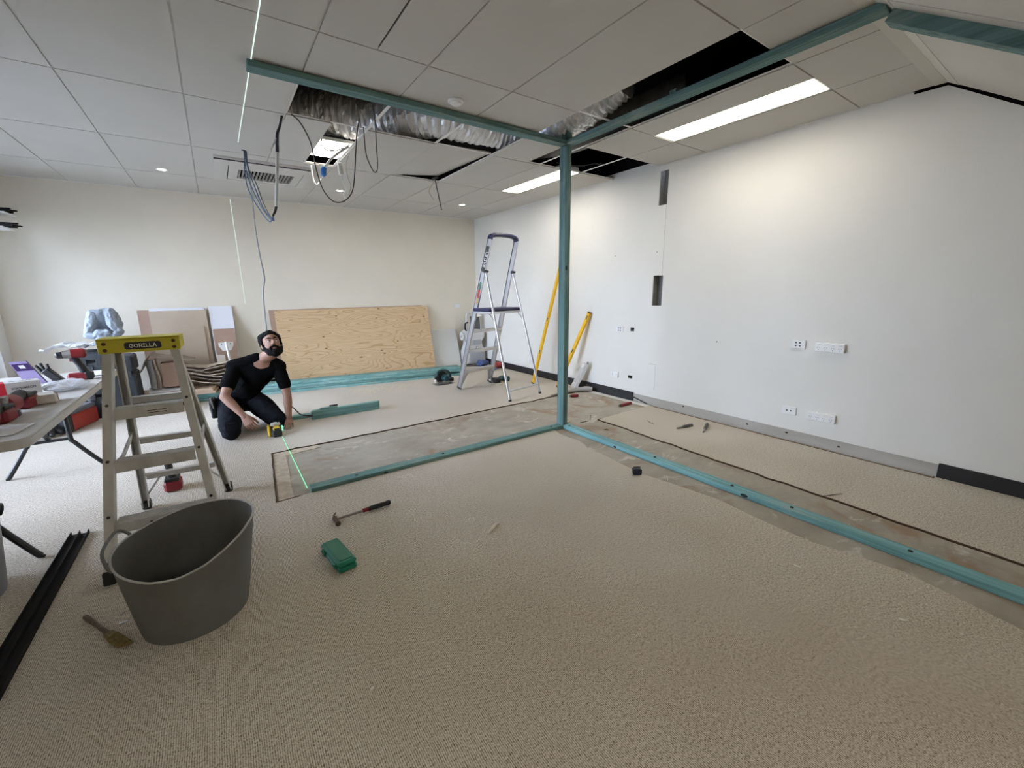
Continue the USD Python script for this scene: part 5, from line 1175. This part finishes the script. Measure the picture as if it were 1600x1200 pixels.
def power_tool(c, yaw, L_, label):
    ex, ey = A(math.cos(yaw), math.sin(yaw), 0), A(-math.sin(yaw), math.cos(yaw), 0); c = A(*c); f_ = [ex, ey, (0, 0, 1)]
    t = thing('power_tool', label, 'power tool', c)
    part(t, 'motor_housing', tube([c - ex * L_ * .5 + A(0, 0, .065), c - ex * L_ * .42 + A(0, 0, .062), c - ex * L_ * .05 + A(0, 0, .06)], [.030, .050, .045], 18), DRED)
    part(t, 'grip', tube([c - ex * L_ * .05 + A(0, 0, .06), c + ex * L_ * .10 + A(0, 0, .075), c + ex * L_ * .30 + A(0, 0, .080)], [.040, .030, .033], 14, 4), BLK)
    part(t, 'battery', rbox((.12, .078, .065), .012, c + ex * L_ * .42 + A(0, 0, .0345), f_), DRED)
    part(t, 'battery_foot', rbox((.10, .08, .022), .006, c + ex * L_ * .40 + A(0, 0, .078), f_), BLK)
    part(t, 'gear_head', cyl(c - ex * L_ * .46 + A(0, 0, .02), c - ex * L_ * .46 + A(0, 0, .11), .034, n=18), STEEL)
    part(t, 'guard', lathe([(.02, .002), (.062, .002), (.064, .006), (.064, .024), (.06, .026), (.02, .026)], 28, c - ex * L_ * .46), BLK)
    part(t, 'side_handle', tube([c - ex * L_ * .42 + ey * .04 + A(0, 0, .065), c - ex * L_ * .40 + ey * .13 + A(0, 0, .07)], [.014, .018], 12), BLK)
power_tool((-.975, 3.05, TZ0), 1.5, .26, 'dusty red grinder lying nearest the front of the folding table')
power_tool((-.985, 3.40, TZ0), 1.45, .27, 'dusty red grinder lying before the red and grey carton')
solo('paper_sheet', sheet(lambda u, v: A(-1.12 + .27 * u + .03 * v, 2.84 + .20 * v - .02 * u, TZ0 + .0006 + .010 * max(0, u - .7)), 10, 6, .0012), look('paper_white', (.85, .85, .86), .6), 'sheet of white paper at the front of the folding table', 'paper')
solo('paper_sheet', sheet(lambda u, v: A(-1.0 + .20 * u + .03 * v, 4.58 + .28 * v, TZ0 + .0006 + .012 * math.sin(3 * u) * u), 10, 6, .0012), look('paper_white', (.85, .85, .86)), 'sheet of white paper under and behind the drill on the table', 'paper')

# ================================================================ under and behind the table
tbx = thing('tool_box', 'long red and grey tool box on the carpet under the folding table', 'tool box', (-1.40, 6.18, 0))
f_ = [unit(A(.30, 1, 0)), unit(A(-1, .30, 0)), (0, 0, 1)]
part(tbx, 'body', rbox((.46, .19, .17), .014, (-1.40, 6.18, .087), f_), look('toolbox_red', (.40, .045, .03), .45))
part(tbx, 'lid', rbox((.45, .18, .05), .012, (-1.40, 6.18, .195), f_), look('toolbox_grey', (.16, .16, .18), .5))
part(tbx, 'end_cap', rbox((.05, .195, .20), .012, A(-1.40, 6.18, .108) - f_[0] * .22, f_), BLK)
for u in (-.12, .12):
    part(tbx, 'red_stripe', rbox((.12, .03, .006), .001, A(-1.40, 6.18, .2215) + f_[0] * u, f_), look('stripe_red', (.55, .05, .10), .4), smooth=False)
part(tbx, 'handle', tube([A(-1.40, 6.18, .21) - f_[0] * .08, A(-1.40, 6.18, .25) - f_[0] * .06, A(-1.40, 6.18, .25) + f_[0] * .06, A(-1.40, 6.18, .21) + f_[0] * .08], .010, 9, 4), BLK)
sh = thing('work_glove', 'black and white work glove lying beside the red tool box under the table', 'glove', (-1.56, 5.90, 0))
gl = m3.Manifold.batch_boolean([mani(ball((-1.56, 5.90, .055), .075, sc=(1, .9, .68)))] + [bone((A(-1.56 + .03 * k, 5.88, .06), .024), (A(-1.56 + .045 * k, 5.77 + .015 * abs(k), .035), .019)) for k in (-1.5, -.5, .5, 1.5)] + [bone((A(-1.50, 5.91, .06), .026), (A(-1.44, 5.87, .03), .02))], m3.OpType.Add)
part(sh, 'palm', smooth_m(gl, .014, 4), BLK, smooth=60)
part(sh, 'cuff_label', rbox((.05, .03, .05), .006, (-1.56, 5.835, .085)), WHT)
def tool_case(c, s, label, col, yaw=0.0, text=None):
    ex, ey = A(math.cos(yaw), math.sin(yaw), 0), A(-math.sin(yaw), math.cos(yaw), 0); f_ = [ex, ey, (0, 0, 1)]; c = A(*c)
    t = thing('tool_case', label, 'tool case', c); x, y, z = s
    part(t, 'body', rbox((x, y, z * .72), .015, c + A(0, 0, z * .36), f_), col)
    part(t, 'lid', rbox((x * 1.02, y * 1.03, z * .26), .018, c + A(0, 0, z * .865), f_), col)
    for u in (-.28, .28):
        part(t, 'latch', rbox((.05, .016, .075), .004, c + ex * u * x - ey * (y / 2 + .008) + A(0, 0, z * .71), f_), DGRY)
    part(t, 'rib', cat(*[rbox((.012, .010, z * .5), .003, c + ex * u * x - ey * (y / 2 + .003) + A(0, 0, z * .36), f_) for u in (-.42, 0, .42)]) if False else rbox((.016, .012, z * .5), .003, c - ey * (y / 2 + .003) + A(0, 0, z * .36), f_), col)
    if text:
        part(t, 'label_plate', rbox((.055, .002, .085), .001, c + ex * .03 - ey * (y / 2 + .0105) + A(0, 0, z * .42), f_), WHT, smooth=False)
    return t
CASE = look('case_blue_black', (.018, .024, .030), .5)
tool_case((-1.215, 6.62, 0), (.21, .36, .36), 'low blue-black tool case with a white label under the table', CASE, 0, True)
tool_case((-1.22, 6.62, .363), (.22, .36, .40), 'dark tool case stacked on the labelled one behind the drill', look('case_grey', (.05, .06, .068), .5))
tool_case((-.985, 6.50, 0), (.24, .36, .70), 'tall black tool case standing behind the yellow ladder cap', CASE)
plastic = look('white_plastic_sheet', (.80, .82, .85), .35)
solo('plastic_sheet', sheet(lambda u, v: A(-1.60 + .62 * u, 6.40 + .48 * v, .785 + .09 * meshkit.fbm(A(u * 9, v * 6, 1), 4, 3) + .01 * math.sin(u * 9) * v - .22 * max(0, .20 - u) + (.0)), 40, 26, .003), plastic, 'crumpled white plastic sheet draped over the stacked tool cases', 'plastic sheet', smooth=25)
# the jumper
def jumper(c, label):
    ms = [bone((c + A(-.08, 0, .24), .055), (c + A(.06, .02, .25), .06), (c + A(.09, .04, .12), .055), (c + A(-.09, .02, .10), .055), (c + A(0, .06, .05), .07)),
          bone((c + A(-.08, -.02, .24), .045), (c + A(-.10, -.07, .12), .038), (c + A(-.14, -.09, .03), .034)), bone((c + A(-.14, -.09, .03), .034), (c + A(-.05, -.12, .03), .038), (c + A(.02, -.13, .05), .034)),
          bone((c + A(.06, -.02, .25), .045), (c + A(.08, -.08, .13), .045), (c + A(.12, -.09, .055), .036)), bone((c + A(.12, -.09, .05), .03), (c + A(.10, -.12, .03), .03)), bone((c + A(-.05, -.10, .04), .05), (c + A(-.02, -.14, -.06), .03), (c + A(.06, -.11, .0), .04))]
    t = smooth_m(m3.Manifold.batch_boolean(ms, m3.OpType.Add), .010, 5); v = np.array(t.vertices)
    n = np.abs(meshkit.fbm(v * A(20, 20, 9), 3, 5) - .5) * 2
    v += t.vertex_normals * ((.35 - n) * .030)[:, None]; t.vertices = v
    return solo('jumper', t, look('jumper_blue_grey', (.33, .38, .44), .9, var=.15, vscale=20, bump=.003, bscale=120), label, 'jumper', smooth=45)
jumper(A(-1.06, 6.55, .915), 'rumpled blue-grey jumper heaped on the tool cases against the back wall')

# ---------------------------------------------------------------- carpet offcuts and sheets heaped behind the step ladder
HP = lambda x, y, z: A(x * 1.055, y + .37, z - .06)
for k, wh in enumerate(('lowest', 'second', 'third', 'topmost')):
    e1 = unit(A(1, -.15 - .015 * k, 0)); e2 = unit(np.cross((0, 0, 1), e1))
    solo('ply_offcut', rbox((.84 + .02 * (k % 2), .26, .018), .001, (-.55 - .01 * k, 6.75 - .008 * k, .1205 + .0195 * k), [e1, e2, (0, 0, 1)]), look('ply_offcut', (.62, .46, .33), .7, var=.12, vscale=7), wh + ' of four bare plywood offcuts lying on the timber stack behind the step ladder', 'plywood sheet', smooth=False)
solo('ply_offcut', rbox((.34, .20, .014), .001, (.06, 6.68, .124), [unit(A(1, -.15, .02)), unit(A(.15, 1, .04)), unit(np.cross(unit(A(1, -.15, .02)), unit(A(.15, 1, .04))))]), look('ply_offcut', (.62, .46, .33)), 'small plywood offcut sticking out under the carpet heap beside the man', 'plywood sheet', smooth=False)
solo('white_offcut', rbox((.44, .20, .010), .001, HP(-.56, 6.28, .280), [unit(A(1, .08, .0)), unit(A(-.08, 1, .16)), unit(np.cross(unit(A(1, .08, 0)), unit(A(-.08, 1, .16))))]), WBRD, 'white board offcut lying on the plywood behind the step ladder', 'board', smooth=False)
for k in range(7):
    s_ = 40 + k; z0 = .30 + .034 * k; x0 = -.42 + .03 * ((k * 37) % 5 - 2); w_ = .44 + .02 * ((k * 53) % 4)
    def fn(u, v, z0=z0, x0=x0, w_=w_, s_=40, k=k):
        x = x0 + w_ * u; y = 6.24 + .22 * v + .03 * math.sin(3 * u + k)
        lift = .055 * math.exp(-((u - .02) / .20) ** 2) * (1 - k / 9) + .022 * math.sin(7 * u + .25 * k) * (1 - .4 * v)
        return HP(x, y, z0 + lift * .9 + .035 * meshkit.fbm(A(u * 3, v * 3, s_), 2, s_) - .02 * max(0, u - .6) * (6 - k))
    solo('carpet_offcut', sheet(fn, 34, 12, .011), JUTE if k % 3 != 1 else JUTED, ('lowest', 'second', 'third', 'fourth', 'fifth', 'sixth', 'topmost')[k] + ' folded carpet offcut of the heap left of the kneeling man', 'carpet offcut', smooth=40, group='folded carpet offcuts')
def roll(c, r0, L_, label):
    """Carpet rolled up, its end towards the viewer showing the spiral."""
    th = np.linspace(0, 5.2 * np.pi, 130); r = .018 + (r0 - .018) * th / th[-1]
    o = np.stack([c[0] + r * np.cos(th) * 1.25, np.full_like(th, c[1]), c[2] + r * np.sin(th)], -1); rings = []
    v = []; t = .0055
    nrm = np.stack([np.cos(th), 0 * th, np.sin(th)], -1)
    for p, n in zip(o, nrm):
        rings.append([p - n * t, p + n * t, p + n * t + A(.04, L_, 0), p - n * t + A(.04, L_, 0)])
    return solo('carpet_roll', ring_mesh(rings), JUTE, label, 'carpet roll', smooth=40)
solo('carpet_roll', tube([HP(-.715, 6.27, .300), HP(-.712, 6.275, .45), HP(-.722, 6.27, .655)], [.036, .034, .036], 14), look('grey_pile', (.30, .29, .29), .95, var=.3, vscale=60), 'small upright roll of grey carpet under the bent flap behind the step ladder', 'carpet roll')
solo('carpet_offcut', sheet(lambda u, v: HP(-.655 + .012 * math.sin(5 * u), 6.24 + .12 * v, .300 + .36 * u), 10, 4, .010), JUTE, 'upright strip of tan carpet beside the small grey roll behind the step ladder', 'carpet offcut', smooth=40)
cb = thing('cardboard_box', 'open brown cardboard box under the bent carpet flap behind the step ladder', 'cardboard box', HP(-.52, 6.34, .30))
part(cb, 'front_wall', rbox((.22, .006, .30), 0, HP(-.52, 6.26, .455)), MDFD, smooth=False); part(cb, 'back_wall', rbox((.22, .006, .30), 0, HP(-.52, 6.42, .455)), MDFD, smooth=False)
for s_ in (-1, 1):
    part(cb, 'side_wall', rbox((.006, .154, .30), 0, HP(-.52 + s_ * .101, 6.34, .455)), MDFD, smooth=False)
solo('carpet_flap', sheet(lambda u, v: HP(-.82 + .52 * u, 6.20 + .26 * v, np.interp(u, [0, .08, .16, .24, .4, .7, 1], [.50, .56, .66, .715, .70, .655, .615]) + .008 * math.sin(11 * u)), 30, 8, .010), JUTED, 'bent carpet flap arching over the carpet roll behind the step ladder', 'carpet offcut', smooth=40)
solo('cardboard_tab', rbox((.09, .01, .14), .001, (-.035, 6.83, .50)), look('pale_card', (.66, .60, .52), .8), 'small pale cardboard piece standing behind the carpet heap', 'cardboard', smooth=False)
fl = thing('floor_scraper', 'long dark floor scraper lying on the bright carpet behind the step ladder', 'scraper', (-.62, 6.05, 0))
sa, sb = at(224, 640, 2, .012), at(300, 629, 2, .02)
part(fl, 'pole', cyl(sa, sb, .010, n=10), DGRY)
part(fl, 'grip', cyl(lerp(sa, sb, .62), sb, .016, n=12), look('dark_red_grip', (.06, .02, .02), .5))

# ================================================================ the far right corner
mc = thing('steam_cleaner', 'white upright floor cleaning machine by the corner behind the platform ladder', 'cleaning machine', (3.88, 6.86, 0))
LGR = look('machine_white', (.62, .62, .61), .35); MGR = look('machine_grey', (.38, .40, .42), .4)
def slab(prof, y0, y1, rr=.02):
    return prism(Polygon(prof).buffer(-rr).buffer(rr * 1.0), y1 - y0, A(0, y1, 0), (1, 0, 0), (0, 0, 1))
mx = 3.88
shape = Polygon([(-.21, .04), (-.20, .25), (-.155, .36), (-.135, .44), (-.19, .52), (-.19, .62), (-.12, .66), (.12, .66), (.19, .62), (.19, .52), (.135, .44), (.155, .36), (.20, .25), (.21, .04)]).buffer(-.03).buffer(.05).buffer(-.02)
part(mc, 'body', cat(prism(shape, .22, A(mx, 6.99, 0), (1, 0, 0), (0, 0, 1)), prism(shape.buffer(-.025), .03, A(mx, 6.77, 0), (1, 0, 0), (0, 0, 1))), LGR, smooth=35)
part(mc, 'tank_window', prism(sbox(-.11, .07, .13, .22).buffer(.03), .012, A(mx + .005, 6.742, 0), (1, 0, 0), (0, 0, 1)), MGR, smooth=35)
part(mc, 'control_panel', prism(sbox(-.07, .40, .09, .47).buffer(.012), .010, A(mx, 6.742, 0), (1, 0, 0), (0, 0, 1)), MGR, smooth=35)
part(mc, 'dial', lathe([(.001, .014), (.020, .014), (.024, .008), (.026, 0), (.001, 0)], 24, (mx + .01, 6.735, .335), (0, -1, 0)), MGR)
part(mc, 'dial_cap', lathe([(.001, .020), (.012, .020), (.013, .013), (.001, .013)], 18, (mx + .01, 6.735, .335), (0, -1, 0)), WHT)
for s in (-1, 1):
    part(mc, 'side_wheel', cyl((mx + s * .205, 6.88, .55), (mx + s * .23, 6.88, .55), .075, n=28), LGR)
    part(mc, 'wheel_hub', cyl((mx + s * .23, 6.88, .55), (mx + s * .236, 6.88, .55), .028, n=20), MGR)
    part(mc, 'caster', cyl((mx + s * .15 - .015, 6.90, .028), (mx + s * .15 + .015, 6.90, .028), .0275, n=20), BLK)
part(mc, 'filter_screen', beam((mx + .02, 6.80, .68), (mx + .05, 6.86, .90), .20, .03, (1, 0, 0), .006), look('screen_dark', (.10, .105, .11), .5), smooth=False)
part(mc, 'head_frame', tube([(mx - .12, 6.86, .64), (mx - .10, 6.90, .88), (mx - .05, 6.91, .965), (mx + .16, 6.90, .965), (mx + .20, 6.88, .90), (mx + .15, 6.84, .68)], .018, 12, 6), LGR)
part(mc, 'grip', tube([(mx - .10, 6.86, .80), (mx - .16, 6.84, .78), (mx - .165, 6.84, .68), (mx - .13, 6.85, .645)], .014, 10, 5), BLK)
part(mc, 'crossbar', cyl((mx - .05, 6.80, .905), (mx + .17, 6.80, .905), .012, n=12), WHT)
bx_ = thing('scale_plate', 'small pale grey flat box on the carpet before the white machine', 'box', at(754, 570, 2, 0))
q_ = at(754, 570, 2, 0)
part(bx_, 'base', rbox((.20, .16, .03), .004, q_ + A(0, 0, .0155)), LGB); part(bx_, 'lid', rbox((.18, .14, .012), .003, q_ + A(0, 0, .036)), look('lid_grey', (.45, .45, .44), .5))
# circular saw
so_ = at(694, 601, 2, 0) + A(.02, .06, 0)
CSW = thing('circular_saw', 'dark teal circular saw on the carpet before the timber stack end', 'circular saw', so_)
part(CSW, 'base_plate', rbox((.30, .16, .006), .002, so_ + A(0, 0, .0035)), STEEL)
part(CSW, 'blade_guard', prism(Polygon([(.098 * math.cos(a), .098 * math.sin(a)) for a in np.linspace(-.5, math.pi + .5, 30)]).buffer(.004), .045, so_ + A(-.02, .055, .092), (1, 0, 0), (0, 0, 1)), BLK)
part(CSW, 'blade', lathe([(.001, -.001), (.086, -.001), (.086, .001), (.001, .001)], 40, so_ + A(-.02, .066, .095), (0, -1, 0)), STEEL)
part(CSW, 'motor', tube([so_ + A(.01, -.02, .095), so_ + A(.01, -.09, .095), so_ + A(.01, -.105, .095)], [.052, .050, .036], 20), TEAL)
part(CSW, 'handle', tube([so_ + A(-.10, .01, .12), so_ + A(-.075, .015, .185), so_ + A(.01, .02, .205), so_ + A(.10, .02, .17), so_ + A(.125, .02, .09)], [.018, .019, .018, .019, .022], 12, 5), TEAL)
part(CSW, 'battery', rbox((.075, .12, .055), .010, so_ + A(.135, .045, .052)), BLK)
part(CSW, 'lamp', ball(so_ + A(-.135, -.01, .06), .026, sc=(.7, 1, 1)), WHT)
d2 = at(786, 597, 2, 0) + A(0, .03, 0)
D2 = thing('cordless_drill', 'dark teal cordless drill lying on its side under the platform ladder', 'cordless drill', d2)
part(D2, 'battery', rbox((.09, .12, .075), .012, d2 + A(-.10, .0, .0385)), BLK)
part(D2, 'handle', tube([d2 + A(-.07, .0, .045), d2 + A(.0, .02, .04), d2 + A(.05, .04, .042)], [.026, .022, .030], 12, 4), TEAL)
part(D2, 'motor_housing', tube([d2 + A(.10, -.06, .042), d2 + A(.09, -.05, .042), d2 + A(.055, .09, .042)], [.026, .040, .038], 16), TEAL)
part(D2, 'chuck', tube([d2 + A(.055, .09, .042), d2 + A(.043, .14, .042)], [.026, .018], 14), BLK)
# crumpled packs in the corner
for k, (px, py, col, sx, lb) in enumerate(((775, 561, (.07, .12, .30), .11, 'crumpled blue packet in the far corner'), (800, 567, (.42, .05, .05), .10, 'crumpled red packet in the far corner by the skirting'), (790, 574, (.20, .24, .50), .075, 'small crumpled lilac packet before the red one'))):
    c_ = (A(3.93, 6.62, 0), A(4.0, 6.26, 0), A(3.83, 6.12, 0))[k]; b_ = ball(c_ + A(0, 0, sx * .55), sx, sc=(1.2, .8, .6)).subdivide(); v = np.array(b_.vertices); v += (meshkit.fbm(v * 16, 3, 70 + k) - .5)[:, None] * (v - c_ - A(0, 0, sx * .5)) * .9; v[:, 2] = np.maximum(v[:, 2], .001)
    solo('crumpled_packet', trimesh.Trimesh(v, b_.faces), look(f'packet_{["blue", "red", "lilac"][k]}', col, .4, var=.4, vscale=25), lb, 'packet', smooth=25)
solo('off_cord', tube([(3.62, 6.80, .008), (3.7, 6.72, .006), (3.85, 6.70, .006), (3.98, 6.78, .006)], .005, 7, 5), BLK, 'black cord on the carpet before the white machine', 'cord')

# ================================================================ shelves at the upper left edge
for k, (z_, xe, lb) in enumerate(((2.20, -1.565, 'upper white shelf with a bundle of black strips at the left edge'), (2.06, -1.60, 'lower white shelf with a bundle of black strips at the left edge'))):
    t = thing('wall_shelf', ('upper' if k == 0 else 'lower') + ' short white shelf board on the left wall, cut off by the photo edge', 'shelf', (-1.8, 6.66, z_))
    part(t, 'board', bb((XL, 6.50, z_ - .012), (xe - .03, 6.82, z_), .002), WHT, smooth=False)
    part(t, 'bracket', bb((XL, 6.64, z_ - .05), (xe - .12, 6.66, z_ - .0125)), look('bracket_grey', (.3, .3, .3), .5), smooth=False)
    for j in range(6):
        r = np.random.default_rng(60 + 10 * k + j)
        a_ = A(XL + .03, 6.53 + .045 * j, z_ + .008 + (j % 3) * .016); e_ = A(xe + .06 * r.random() * (1 if k else -.3), 6.52 + .045 * j, z_ + .008 + (j % 3) * .016 - (0 if k == 0 else .0))
        wh = ['frontmost', 'second', 'third', 'fourth', 'fifth', 'rearmost'][j]
        solo('black_strip', beam(a_, e_, .036, .013, (0, 1, 0), .002), BLKM, f'{wh} matt black strip of the bundle on the ' + ('upper' if k == 0 else 'lower') + ' white wall shelf', 'strip', smooth=False, group='black strips on the ' + ('upper' if k == 0 else 'lower') + ' shelf')
